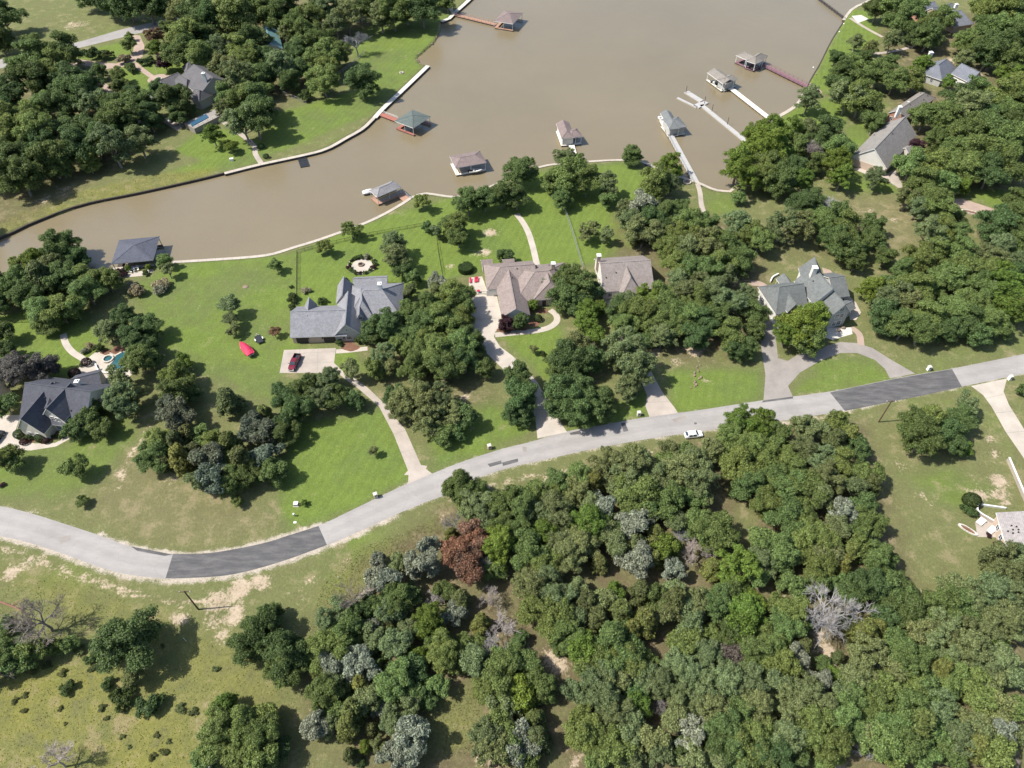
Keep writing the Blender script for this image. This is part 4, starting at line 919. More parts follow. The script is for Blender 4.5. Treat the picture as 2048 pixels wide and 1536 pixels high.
def pickup(px, rz, label):
    p = P(*px); t = thing('pickup_truck', label, 'pickup truck', (p.x, p.y, 0), rz=rz)
    mb = MB(); loft(mb, [sec(2.95, .78, .45, .85), sec(2.85, .92, .35, 1.0), sec(2.3, .97, .35, 1.12), sec(1.25, .98, .35, 1.18), sec(-.95, .98, .35, 1.18)]); mb.build('body', M_RED, t)
    mb = MB(); loft(mb, [[Vector((1.5, -.88, 1.17)), Vector((1.5, .88, 1.17)), Vector((1.5, .84, 1.2)), Vector((1.5, -.84, 1.2))], [Vector((.75, -.9, 1.17)), Vector((.75, .9, 1.17)), Vector((.75, .72, 1.84)), Vector((.75, -.72, 1.84))], [Vector((-.65, -.9, 1.17)), Vector((-.65, .9, 1.17)), Vector((-.65, .72, 1.86)), Vector((-.65, -.72, 1.86))], [Vector((-.95, -.88, 1.17)), Vector((-.95, .88, 1.17)), Vector((-.95, .8, 1.22)), Vector((-.95, -.8, 1.22))]]); cab = mb.build('cab', M_RED, t)
    mb = MB(); mb.add([(1.47, -.78, 1.25), (1.47, .78, 1.25), (.84, .66, 1.80), (.84, -.66, 1.80)], [(0, 1, 2, 3)])
    for v in mb.v: v += Vector((.035, 0, .03))
    mb.build('windscreen', M_GLASS, t)
    for s in (-1, 1):
        mb = MB(); mb.add([(.95, s*.90, 1.28), (-.6, s*.90, 1.28), (-.55, s*.775, 1.74), (.68, s*.775, 1.74)], [(0, 1, 2, 3)]); mb.build('side_window', M_GLASS, t)
        mb = MB(); mb.box((-1.95, s*.93, .45), 2.0, .10, .78); mb.build('bed_side', M_RED, t)
        mb = MB(); mb.box((1.1, s*1.06, 1.15), .14, .2, .2); mb.build('mirror', M_BCAR, t)
        mb = MB(); mb.box((2.93, s*.68, .75), .1, .3, .18); mb.build('headlight', M_WHITE, t)
        mb = MB(); mb.box((-2.98, s*.84, .75), .06, .16, .34); mb.build('tail_light', M_CUSH, t)
    mb = MB(); mb.box((-1.95, 0, .5), 2.0, 1.76, .12); mb.build('bed_liner', M_BLACKP, t)
    mb = MB(); mb.box((-2.95, 0, .5), .08, 1.86, .72); mb.build('tailgate', M_BCAR, t)
    mb = MB(); mb.box((2.98, 0, .38), .14, 1.7, .24); mb.build('bumper', M_STEEL, t)
    mb = MB(); mb.box((-3.03, 0, .38), .12, 1.7, .2); mb.build('bumper', M_STEEL, t)
    wheels(t, (1.95, -1.75), .84, .39)
def suv(px, rz, label, paint, name='parked_car', L=4.7):
    p = P(*px); t = thing(name, label, 'car', (p.x, p.y, 0), rz=rz); k = L/4.7
    mb = MB(); loft(mb, [sec(2.35*k, .6, .4, .7), sec(2.2*k, .84, .3, .85), sec(1.6*k, .91, .28, .98), sec(.9*k, .92, .28, 1.02), sec(-1.8*k, .92, .28, 1.05), sec(-2.25*k, .84, .32, 1.0), sec(-2.35*k, .66, .45, .9)]); mb.build('body', paint, t)
    def cs(x, w_, wt, z): return [Vector((x*k, -w_, .98)), Vector((x*k, w_, .98)), Vector((x*k, wt, z)), Vector((x*k, -wt, z))]
    mb = MB(); loft(mb, [cs(1.15, .84, .82, 1.01), cs(.45, .86, .66, 1.5), cs(-.3, .86, .66, 1.58), cs(-1.5, .86, .66, 1.52), cs(-2.1, .82, .76, 1.05)]); mb.build('cabin', paint, t)
    mb = MB(); mb.add([(1.12*k, -.76, 1.06), (1.12*k, .76, 1.06), (.50*k, .60, 1.49), (.50*k, -.60, 1.49)], [(0, 1, 2, 3)])
    for v in mb.v: v += Vector((.03, 0, .03))
    mb.build('windscreen', M_GLASS, t)
    mb = MB(); mb.add([(-2.08*k, -.72, 1.10), (-2.08*k, .72, 1.10), (-1.56*k, .58, 1.49), (-1.56*k, -.58, 1.49)], [(0, 1, 2, 3)])
    for v in mb.v: v += Vector((-.03, 0, .03))
    mb.build('rear_window', M_GLASS, t)
    for s in (-1, 1):
        for x0, x1 in ((.62, -.4), (-.5, -1.45)):
            mb = MB(); mb.add([(x0*k, s*.855, 1.08), (x1*k, s*.855, 1.08), (x1*k, s*.715, 1.46), ((x0-.2)*k, s*.715, 1.46)], [(0, 1, 2, 3)])
            for v in mb.v: v += Vector((0, s*.025, .01))
            mb.build('side_window', M_GLASS, t)
        mb = MB(); mb.box((2.22*k, s*.62, .68), .2, .26, .12); mb.build('headlight', M_STEEL, t)
        mb = MB(); mb.box((-2.28*k, s*.66, .75), .12, .2, .2); mb.build('tail_light', M_CUSH, t)
        mb = MB(); mb.box((.75*k, s*.99, 1.0), .12, .18, .14); mb.build('mirror', paint, t)
    wheels(t, (1.45*k, -1.4*k), .80, .35)
pickup((590, 728), math.radians(-98), 'dark red pickup truck parked on the concrete apron of the grey house')
suv((1386, 872), math.radians(8), 'white car parked on the verge below the road', M_WCAR)
suv((-4, 878), math.radians(80), 'dark car at the left edge on the driveway of the slate roofed house', M_BCAR, L=4.6)
suv((1772, 253), math.radians(-20), 'dark car between the white gable house and the brick gable house', M_BCAR)

def hull_secs(L, B, zk, zs):
    out = []
    for f, wd in ((0, .86), (.15, .95), (.4, 1.0), (.65, .9), (.83, .6), (.95, .22), (1.0, .03)):
        x = (f-.45)*L; b = B/2*wd
        out.append([Vector((x, 0, zk+.12*f*f)), Vector((x, b*.75, zk+.22+.1*f)), Vector((x, b, zs+.18*f*f)), Vector((x, -b, zs+.18*f*f)), Vector((x, -b*.75, zk+.22+.1*f))])
    return out
def boat(px, rz, label, L=5.5, B=2.1, z=0.0, cover=None, trailer=False, name='motor_boat', hullm=None, canopy=False):
    p = P(*px, z); t = thing(name, label, 'boat', (p.x, p.y, z), rz=rz); zb = .6 if trailer else -.25
    mb = MB(); loft(mb, hull_secs(L, B, zb, zb+.75)); mb.build('hull', hullm or M_WHITE, t)
    if cover:
        secs = []
        for f, wd, hh in ((0, .84, .25), (.12, .97, .55), (.35, 1.02, .85), (.6, .92, .75), (.82, .62, .42), (.95, .24, .18), (1.0, .04, .08)):
            x = (f-.45)*L*1.01; b = B/2*wd*1.03; zs = zb+.70+.18*f*f
            secs.append([Vector((x, b, zs-.15)), Vector((x, b*.98, zs+.1)), Vector((x, b*.45, zs+hh*.8)), Vector((x, 0, zs+hh)), Vector((x, -b*.45, zs+hh*.8)), Vector((x, -b*.98, zs+.1)), Vector((x, -b, zs-.15))])
        mb = MB(); loft(mb, secs); mb.build('cover', cover, t)
    else:
        mb = MB(); mb.add([((-.40)*L, -B*.36, zb+.78), ((-.40)*L, B*.36, zb+.78), (.18*L, B*.36, zb+.80), (.18*L, -B*.36, zb+.80)], [(0, 1, 2, 3)]); mb.build('cockpit', M_DARK, t)
        for s in (-1, 1):
            mb = MB(); mb.box((-.1*L, s*B*.2, zb+.79), .6, .55, .35); mb.build('seat', M_WHITE, t)
        mb = MB(); mb.add([(.20*L, -B*.36, zb+.82), (.20*L, B*.36, zb+.82), (.13*L, B*.3, zb+1.25), (.13*L, -B*.3, zb+1.25)], [(0, 1, 2, 3)]); mb.build('windscreen', M_GLASS, t)
        mb = MB(); mb.box((-.47*L, 0, zb+.35), .45, .45, .8); mb.build('outboard_motor', M_BLACKP, t)
    if trailer:
        for s in (-1, 1):
            mb = MB(); mb.bar((-.42*L, s*.6, .5), (.35*L, s*.5, .5), .1, .12); mb.bar((.35*L, s*.5, .5), (.62*L, 0, .5), .1, .12); mb.build('trailer_rail', M_STEEL, t)
            mb = MB(); mb.tube([(-.12*L, s*.98-.1, .33), (-.12*L, s*.98+.1, .33)], [.33, .33], 12); mb.build('trailer_wheel', M_TYRE, t)
        mb = MB(); mb.bar((-.12*L, -.98, .36), (-.12*L, .98, .36), .1, .1); mb.build('trailer_axle', M_STEEL, t)
        mb = MB(); mb.tube([(.6*L, 0, 0), (.6*L, 0, .6)], [.06, .06], 6); mb.build('jack_stand', M_STEEL, t)
        mb = MB(); mb.box((-.5*L, 0, .55), .4, .4, .75); mb.build('outboard_motor', M_BLACKP, t)
    return t
boat((495, 704), math.radians(132), 'boat under a bright red cover on a trailer on the lawn', 6.2, 2.5, 0, M_RCLOTH, True, 'covered_boat')
boat((950, 343), math.radians(12), 'white open boat hanging in the slip of the brown boathouse', 5.0, 1.9, .15)
boat((737, 385), math.radians(22), 'boat under a white cover beside the grey boathouse', 4.6, 2.0, WATER_Z+.5, M_WHITE)
boat((1428, 168), math.radians(-30), 'small dark personal watercraft beside the taupe boathouse', 3.2, 1.3, WATER_Z+.3, None, False, 'watercraft', M_BLACKP)
boat((1322, 240), math.radians(118), 'small white boat at the side deck of the sage boathouse', 4.0, 1.6, WATER_Z+.3)
def kayak(px, rz, label, m, L=3.6, z=.05):
    p = P(*px); t = thing('kayak', label, 'kayak', (p.x, p.y, z), 'kayaks on the terrace', rz); secs = []
    for f, wd in ((0, .05), (.12, .55), (.35, .95), (.5, 1), (.65, .95), (.88, .55), (1, .05)):
        x = (f-.5)*L; b = .42*wd+.02; secs.append([Vector((x, 0, .02+.12*abs(2*f-1)**2)), Vector((x, b, .22)), Vector((x, b*.6, .38)), Vector((x, -b*.6, .38)), Vector((x, -b, .22))])
    mb = MB(); loft(mb, secs); mb.build('hull', m, t); mb = MB(); mb.lathe((0, 0, .375), [(.36, 0), (.4, .05), (.34, .06), (.3, .01)], 12, 1.5, .8); mb.build('cockpit_rim', M_CUSH if m is M_YELP else M_BLACKP, t)
kayak((1749, 333), math.radians(-38), 'yellow kayak with red seat lying on the terrace', M_YELP, 4.0); kayak((1752, 326), math.radians(-38), 'green kayak leaning behind the yellow kayak on the terrace', M_GREENP, 4.6, .35)

# dark flat trailer by the covered boat
p = P(519, 681); t = thing('flat_trailer', 'dark flat trailer with white fenders beside the red covered boat', 'trailer', (p.x, p.y, 0), rz=math.radians(120))
mb = MB(); mb.box((0, 0, .55), 3.2, 1.8, .12); mb.build('bed', M_BLACKP, t)
for s in (-1, 1):
    mb = MB(); mb.tube([(0, s*1.05-.1, .32), (0, s*1.05+.1, .32)], [.32, .32], 12); mb.build('wheel', M_TYRE, t); mb = MB(); mb.box((0, s*1.06, .66), .9, .3, .06); mb.build('fender', M_WHITE, t)
mb = MB(); mb.bar((1.6, .5, .55), (2.7, 0, .5), .08, .08); mb.bar((1.6, -.5, .55), (2.7, 0, .5), .08, .08); mb.tube([(2.6, 0, 0), (2.6, 0, .5)], [.05, .05], 6); mb.build('drawbar', M_STEEL, t)

# ------------------------------------------------------------------ street furniture
def pole(px, label, hgt=8.9, lean=0.0, arm=1.2):
    p = P(*px); t = thing('utility_pole', label, 'utility pole', (p.x, p.y, 0), 'wooden utility poles by the road')
    mb = MB(); mb.tube([(0, 0, -.2), (0, 0, hgt)], [.19, .13], 9); mb.build('post', M_POLE, t)
    mb = MB(); mb.bar((-arm, 0, hgt-.5), (arm, .15, hgt-.5), .12, .14); ca = mb.build('crossarm', M_POLE, t)
    for x in (-arm*.9, 0, arm*.9):
        mb = MB(); mb.lathe((x, .05, hgt-.43), [(.05, 0), (.09, .06), (.05, .1), (.09, .16), (.04, .24)], 8); mb.build('insulator', M_WHITE, ca)
    mb = MB(); mb.lathe((.35, 0, hgt-2.0), [(.22, 0), (.24, .1), (.24, .8), (.18, .9), (.05, .95)], 10); mb.build('transformer', M_STEEL, t) if hgt > 8.95 else None
pole((397, 1219), 'wooden utility pole on bare ground below the dark road patch', 8.9); pole((1757, 844), 'wooden utility pole on the dry lawn right of the wood', 8.7)
def mailbox(px, rz, label, m):
    p = P(*px); t = thing('mailbox', label, 'mailbox', (p.x, p.y, 0), 'brick mailbox pillars along the road', rz)
    mb = MB(); mb.box((0, 0, 0), .85, .8, 1.35); mb.build('pillar', m, t); mb = MB(); mb.box((0, 0, 1.352), 1.0, .95, .12); mb.prism([(-.4, -.4), (.4, -.4), (.4, .4), (-.4, .4)], 1.472, 1.58); mb.build('cap', M_WHITEC, t); mb = MB(); mb.box((0, -.42, .9), .35, .1, .3); mb.build('letter_door', M_DARK, t)
mailbox((752, 994), .45, 'cream stone mailbox pillar by the straight road left of the narrow driveway', M_WALLC); mailbox((979, 897), .35, 'brown mailbox pillar by the verge between the first and second driveways', M_WALLB); mailbox((1277, 831), .15, 'mailbox pillar beside the short pink concrete driveway below the oaks', M_WALLC); mailbox((1856, 740), .2, 'white mailbox pillar where the curved driveway meets the road', M_WHITE); mailbox((2018, 759), .2, 'white mailbox pillar at the right end of the road by the pale driveway', M_WHITE)
p = P(593, 1010); t = thing('utility_box', 'green grey utility cabinet on a pad near the road', 'utility box', (p.x, p.y, 0)); mb = MB(); mb.box((0, 0, 0), 1.3, 1.2, .1); mb.build('pad', M_CONCW, t); mb = MB(); mb.box((0, 0, .102), 1.0, .9, .75); mb.build('cabinet', M_STEEL, t); mb = MB(); mb.box((0, 0, .854), 1.05, .95, .08); mb.build('lid', M_WHITE, t)
p = P(589, 1032); t = thing('pedestal', 'small white telephone pedestal below the utility cabinet', 'pedestal', (p.x, p.y, 0)); mb = MB(); mb.box((0, 0, 0), .3, .3, .9); mb.build('post', M_STEEL, t); mb = MB(); mb.lathe((0, 0, .9), [(.24, 0), (.24, .12), (.05, .2)], 8); mb.build('cap', M_WHITE, t)
p = P(590, 1045); t = thing('meter_cover', 'flat white meter cover in the grass beside the road', 'cover', (p.x, p.y, 0)); mb = MB(); mb.box((0, 0, 0), .7, .5, .1); mb.build('lid', M_WHITE, t); mb = MB(); mb.box((0, 0, .1), .2, .08, .04); mb.build('handle', M_STEEL, t)
p = P(1218, 900); t = thing('fire_hydrant', 'silver fire hydrant on the verge below the road', 'hydrant', (p.x, p.y, 0)); mb = MB(); mb.lathe((0, 0, 0), [(.2, 0), (.2, .06), (.13, .08), (.13, .6), (.17, .62), (.15, .75), (.04, .85)], 10); mb.build('barrel', M_STEEL, t); mb = MB(); mb.tube([(-.28, 0, .45), (.28, 0, .45)], [.07, .07], 8); mb.build('nozzle', M_STEEL, t)
for px, hh, lab in (((373, 1283), 1.6, 'thin white marker post in the meadow right of the round oak'), ((1107, 961), .9, 'white marker post at the edge of the wood below the road'), ((678, 1158), .9, 'white marker post in the grass left of the bare dead trunk')):
    p = P(*px); t = thing('marker_post', lab, 'marker post', (p.x, p.y, 0)); mb = MB(); mb.tube([(0, 0, -.1), (0, 0, hh)], [.06, .05], 6); mb.build('post', M_WHITE, t); mb = MB(); mb.box((0, 0, hh), .16, .06, .22); mb.build('sign_plate', M_WHITE, t)

# ------------------------------------------------------------------ fences
def fence(px, label, hgt=1.3, m=None, step=2.6, rails=(.25, 1.2)):
    m = m or M_DARK; l = [P(*q) for q in px]; b = l[0].copy(); t = thing('iron_fence', label, 'fence', b)
    for a, c in zip(l[:-1], l[1:]):
        n = max(1, round((c-a).length/step))
        for i in range(n):
            q = a.lerp(c, i/n); mb = MB(b); mb.box((q.x, q.y, 0), .09, .09, hgt); mb.build('post', m, t)
            q2 = a.lerp(c, (i+1)/n); mb = MB(b)
            for z in rails: mb.bar((q.x, q.y, z*hgt/1.3), (q2.x, q2.y, z*hgt/1.3), .05, .06)
            k = 9
            for j in range(1, k):
                s = q.lerp(q2, j/k); mb.box((s.x, s.y, .12), .03, .03, hgt-.2)
            mb.build('picket_panel', m, t)
fence([(594, 612), (595, 506)], 'black iron fence between open lawn and yard of grey house'); fence([(595, 506), (640, 494), (740, 471), (845, 452)], 'black iron fence across the yard between grey house and lake')
fence([(872, 462), (876, 500), (885, 551)], 'iron fence right of the big yard tree, left of the clipped hedge'); fence([(1128, 416), (1146, 470), (1166, 538)], 'straight grey fence between the two mown lawns', 1.4, M_STEEL)
fence([(-30, 648), (64, 645)], 'low iron fence at the left edge under the trees'); fence([(942, 590), (972, 588)], 'short iron gate fence between patio and driveway of the brown roofed house', 1.2)
fence([(566, 188), (600, 202), (614, 208)], 'weathered grey wooden fence in the shade of the far lawn', 1.4, M_GRYW); fence([(674, 152), (705, 130), (730, 105)], 'weathered wooden fence below the bare grey tree on far lawn', 1.4, M_GRYW)

# ------------------------------------------------------------------ garden features
def ring_wall(name, label, cat, px, r, hgt, m, n=18, sx=1.0, sy=1.0, rz=0.0, fill=None, wd=.35):
    c = P(*px); t = thing(name, label, cat, (c.x, c.y, 0)); rr = r
    for i in range(n):      # separate stones
        a0, a1 = 2*math.pi*(i+.06)/n, 2*math.pi*(i+.94)/n; poly = []
        for a, k in ((a0, rr), (a1, rr), (a1, rr-wd), (a0, rr-wd)):
            x, y = k*math.cos(a)*sx, k*math.sin(a)*sy; poly.append((x*math.cos(rz)-y*math.sin(rz), x*math.sin(rz)+y*math.cos(rz)))
        mb = MB(); mb.prism(poly, 0, hgt*random.uniform(.9, 1.1)); mb.build('stone', m, t)
    if fill: mb = MB(); mb.prism(circle((0, 0), rr-wd*.6, 20, sx, sy, rz), 0, hgt*.4); mb.build('fill', fill, t)
    return t
c = P(724, 531); tag(polysheet('round_terrace', circle((c.x, c.y), 3.3, 28), .03, M_CONCW), kind='structure')
ring_wall('fire_pit', 'stone fire pit in the centre of the round white terrace', 'fire pit', (722, 530), 1.0, .5, M_ROCK, 10, fill=M_DARK)
ring_wall('terrace_edging', 'ring of pale stones around the round white terrace', 'edging', (724, 531), 4.6, .25, M_STONE, 26, wd=.3)
ring_wall('fire_pit', 'pale stone fire ring on the far lawn beside white sea wall', 'fire pit', (803, 146), .95, .4, M_STONE, 10, fill=M_DARK)
ring_wall('fire_pit', 'stone fire ring beside the shore end of the long grey pier', 'fire pit', (1374, 365), 1.5, .5, M_STONE, 12, fill=M_ROCK)
ring_wall('planter', 'long stone edged planter on the lawn at far right', 'planter', (1943, 426), 1.0, .4, M_STONE, 22, 3.6, 1.0, -.45, M_MULCH, .25)
ring_wall('planter', 'pale stone edged bed on the dry lawn near the right edge house', 'planter', (1935, 1060), 1.0, .35, M_WHITEC, 22, 2.2, .7, -.75, M_MULCH, .25)
ring_wall('fountain', 'round stone fountain in the paved forecourt of the charcoal roofed house', 'fountain', (318, 159), 1.5, .6, M_STONE, 14, fill=M_BLUE)
c = P(318, 158); tag(polysheet('forecourt', circle((c.x, c.y), 4.6, 28, 1.05, 1.0), .032, M_PAVER), kind='structure')
p = P(318, 157); t = thing('flagpole', 'white pole standing in the round forecourt at upper left', 'pole', (p.x, p.y, .2)); mb = MB(); mb.tube([(0, 0, 0), (0, 0, 6.0)], [.07, .04], 6); mb.build('shaft', M_WHITE, t); mb = MB(); mb.lathe((0, 0, 6.0), [(.04, 0), (.1, .08), (.04, .18)], 8); mb.build('finial', M_WHITE, t)
for i in range(16):
    p = P(1392+random.gauss(0, 4)+(i-8)*.6, 752+(8-i)*3.0); s = random.uniform(.2, .5); mb = MB(); mb.lathe((0, 0, -.05), [(s*.8, 0), (s, s*.4), (s*.6, s*.8)], 7, 1, .8)
    o = mb.build('stone', M_ROCK); o.location = (p.x, p.y, .12); o.rotation_euler = (0, 0, random.random()*6); tag(o, 'brown stone in the rocky ditch running through the lawn below the oaks', 'stone', 'stones in the ditch')
# swimming pool, spa, terrace wall
c = P(238, 722); pool = thing('swimming_pool', 'blue swimming pool curving behind the round spa', 'swimming pool', (c.x, c.y, 0))
pw = W2([(215, 738), (220, 730), (228, 722), (232, 712), (245, 705), (262, 706), (266, 722), (254, 735), (238, 741), (225, 742)]); cc = Vector((c.x, c.y))
mb = MB((c.x, c.y, 0)); mb.prism(pw, .0, .10); mb.build('pool_water', M_BLUE, pool)
n = len(pw); 
for i in range(n):
    a, b = pw[i], pw[(i+1) % n]; d = (b-a).normalized(); o_ = Vector((d.y, -d.x)); 
    if o_.dot(a-cc) < 0: o_ = -o_
    mb = MB((c.x, c.y, 0)); mb.prism([a, b, b+o_*.4, a+o_*.4], .0, .2); mb.build('coping', M_STONE, pool)
ring_wall('spa', 'round stone spa with dark water beside the blue pool', 'spa', (217, 719), 1.55, .55, M_STONE, 16, fill=M_BLUE, wd=.4)
# H10 terrace with blue pool tarp
c = P(415, 240); t = thing('raised_terrace', 'raised grey terrace with blue plunge pool behind the charcoal roofed house', 'terrace', (c.x, c.y, 0))
tp = W2([(372, 256), (440, 226), (447, 240), (392, 268)]); mb = MB((c.x, c.y, 0)); mb.prism(tp, 0, 2.2); mb.build('retaining_wall', M_DRIVE, t)
mb = MB((c.x, c.y, 0)); mb.prism([p_.to_2d() for p_ in (P(380, 246, 2.3), P(412, 228, 2.3), P(417, 235, 2.3), P(384, 253, 2.3))], 2.203, 2.4); mb.build('plunge_pool', mat('blue_tarp', (.03, .085, .14), .4, .1, .8, 5, .1), t)
for i in range(7):
    a = tp[3].lerp(tp[2], i/6); mb = MB((c.x, c.y, 0)); mb.box((a.x, a.y, 2.2), .1, .1, 1.0); mb.build('rail_post', M_WHITE, t)
mb = MB((c.x, c.y, 0)); mb.bar((tp[3].x, tp[3].y, 3.15), (tp[2].x, tp[2].y, 3.15), .08, .06); mb.build('rail', M_WHITE, t)
p = P(337, 244); t = thing('propane_tank', 'white propane tank lying on the grass left of the raised terrace', 'tank', (p.x, p.y, 0), rz=-.7); mb = MB(); mb.tube([(-1.5, 0, .75), (-1.3, 0, .75), (1.3, 0, .75), (1.5, 0, .75)], [.3, .55, .55, .3], 12); mb.build('tank', M_WHITE, t)
for s in (-.8, .8): mb = MB(); mb.box((s, 0, 0), .15, .8, .35); mb.build('foot', M_STEEL, t)
p = P(464, 321); t = thing('white_box', 'white storage box on the lakeside lawn at upper left', 'box', (p.x, p.y, 0)); mb = MB(); mb.box((0, 0, 0), 1.3, .9, .8, .2); mb.build('body', M_WHITE, t); mb = MB(); mb.box((0, 0, .803), 1.4, 1.0, .1, .2); mb.build('lid', M_WHITE, t)
# garden walls
def wall(px, label, hgt, wd, m, name='garden_wall'):
    l = smooth_line(W2(px), 3) if len(px) > 2 else W2(px); b = Vector((l[0].x, l[0].y, 0)); t = thing(name, label, 'wall', b)
    for a, c in zip(l[:-1], l[1:]):
        d = (c-a).normalized(); n = Vector((-d.y, d.x))*wd/2; mb = MB(b); mb.prism([a+n, c+n, c-n, a-n], 0, hgt); mb.build('wall_block', m, t)
        n = n*1.12; mb = MB(b); mb.prism([a+n, c+n, c-n, a-n], hgt+.002, hgt+.12); mb.build('coping', M_WHITE, t)
wall([(2014, 920), (2030, 958), (2048, 1000), (2070, 1050)], 'long white retaining wall beside the bare earth at right edge', 1.1, .35, M_CONC)
wall([(1955, 1010), (2010, 1018)], 'thin white garden wall behind the pale roofed house', .5, .3, M_WHITE); wall([(1955, 1012), (1952, 1026), (1984, 1046)], 'white sloping wall beside the loungers at the right edge', 1.0, .3, M_CONC)
wall([(1541, 640), (1552, 652), (1568, 653)], 'curved white planter wall at the corner of the tudor house', .6, .35, M_WHITE); wall([(1540, 565), (1545, 556), (1556, 550)], 'white terrace wall behind the tudor house', .6, .35, M_WHITE); wall([(1528, 598), (1534, 610), (1545, 605)], 'short white planter wall at the tudor house entrance', .6, .35, M_WHITE)
wall([(192, 730), (198, 742), (215, 748), (235, 744)], 'low curved wall around the spa and pool', .5, .3, M_STONE)

# loungers, chairs, tables
def lounger(px, rz, label, m, group):
    p = P(*px); t = thing('lounger', label, 'lounger', (p.x, p.y, 0), group, rz)
    mb = MB(); mb.box((-.3, 0, .32), 1.3, .65, .1); mb.build('seat', m, t); mb = MB(); mb.add([(.35, -.32, .34), (.35, .32, .34), (.95, .32, .85), (.95, -.32, .85), (.38, -.32, .26), (.38, .32, .26), (1.0, .32, .78), (1.0, -.32, .78)], [(0, 1, 2, 3), (7, 6, 5, 4), (0, 4, 5, 1), (1, 5, 6, 2), (2, 6, 7, 3), (3, 7, 4, 0)]); mb.build('backrest', m, t)
    for x in (-.8, .5):
        for y in (-.28, .28): mb = MB(); mb.box((x, y, 0), .06, .06, .32); mb.build('leg', M_STEEL, t)
G1 = 'white loungers at the right edge'
for px, lab in (((1957, 1043), 'white lounger at the right edge, leftmost of four'), ((1963, 1047), 'white lounger at the right edge, second from left'), ((1979, 1060), 'white lounger at the right edge, third from left'), ((1983, 1064), 'white lounger at the right edge, rightmost of four')): lounger(px, .6, lab, M_WHITE, G1)
G2 = 'red loungers on the patio'
for px, lab in (((941, 563), 'red cushioned lounger on the patio, leftmost of three'), ((951, 562), 'red cushioned lounger on the patio, middle of three'), ((955, 561), 'red cushioned lounger on the patio, rightmost of three')): lounger(px, 1.6, lab, M_CUSH, G2)
def table(px, label, r=.6, m=None):
    p = P(*px); t = thing('patio_table', label, 'table', (p.x, p.y, .03)); mb = MB(); mb.prism(circle((0, 0), r, 16), .7, .76); mb.build('top', m or M_WHITE, t); mb = MB(); mb.tube([(0, 0, 0), (0, 0, .7)], [.08, .06], 8); mb.build('pedestal', M_STEEL, t); mb = MB(); mb.prism(circle((0, 0), r*.5, 12), 0, .05); mb.build('base', M_STEEL, t)
def chair(px, rz, label, m, group):
    p = P(*px); t = thing('patio_chair', label, 'chair', (p.x, p.y, .03), group, rz)
    mb = MB(); mb.box((0, 0, .42), .5, .5, .06); mb.build('seat', m, t); mb = MB(); mb.box((-.25, 0, .48), .06, .5, .5); mb.build('backrest', m, t)
    for x in (-.22, .22):
        for y in (-.22, .22): mb = MB(); mb.box((x, y, 0), .05, .05, .42); mb.build('leg', m, t)
table((266, 540), 'white round table on the terrace of the dark boathouse, left one', .8); table((275, 537), 'white round table on the terrace of the dark boathouse, right one', .7)
for i, (x, y, s) in enumerate(((260, 543, 'leftmost'), (263, 546, 'second from left'), (270, 544, 'third from left'), (277, 541, 'rightmost'))): chair((x, y), i*1.3, 'white chair on the terrace of the dark boathouse, %s' % s, M_WHITE, 'white chairs on the boathouse terrace')
table((186, 752), 'grey patio table on the terrace behind the slate roofed house', .8, M_STEEL)
for i, (x, y, s) in enumerate(((181, 756, 'left of it'), (192, 752, 'right of it'), (188, 757, 'in front of it'))): chair((x, y), i*2, 'grey chair at the grey patio table, %s' % s, M_STEEL, 'chairs at the grey patio table')
table((957, 585), 'small red patio table near the short iron gate', .5, M_CUSH)
for i, (x, y, s) in enumerate(((1629, 185, 'left one'), (1634, 182, 'right one'))): chair((x, y), i, 'white chair at the shore end of the plum pier, %s' % s, M_WHITE, 'white chairs by the plum pier')
for i, (x, y, s) in enumerate(((1549, 247, 'left one'), (1555, 248, 'right one'))): chair((x, y), i, 'dark chair at the shore end of the cream pier, %s' % s, M_DARK, 'dark chairs by the cream pier')
for i, (x, y) in enumerate(((1677, 662), (1686, 657))):
    p = P(x, y); mb = MB(); mb.lathe((0, 0, 0), [(.55, 0), (.7, .3), (.5, .55), (.1, .65)], 8, 1, .7); o = mb.build('boulder', M_ROCK); o.location = (p.x, p.y, .03); tag(o, ('brown boulder on the white pad before the tudor house, lower one', 'brown boulder on the white pad before the tudor house, upper one')[i], 'boulder')
p = P(491, 574); mb = MB(); mb.lathe((0, 0, 0), [(1.0, 0), (.9, .15), (.5, .3)], 9, 1, .8); o = mb.build('tree_stump', M_ROCK); o.location = (p.x, p.y, 0); tag(o, 'low brown stump alone in the lawn left of the fenced yard', 'stump')
# reddish fallen trunk at the left edge
p = P(20, 1212); t = thing('fallen_trunk', 'reddish fallen trunk lying at the left edge beside the bare tree', 'log', (p.x, p.y, 0)); mb = MB(); mb.tube([(-4, 1.2, .35), (-1, .4, .3), (2, -.6, .22), (4, -1.6, .12)], [.25, .22, .16, .07], 7); mb.build('trunk', mat('red_dead_wood', (.22, .11, .08), .9), t); mb = MB(); mb.tube([(.5, 0, .25), (2, .9, .6), (3, 1.3, .7)], [.1, .07, .03], 6); mb.build('branch', mat('red_dead_wood', (.22, .11, .08), .9), t)

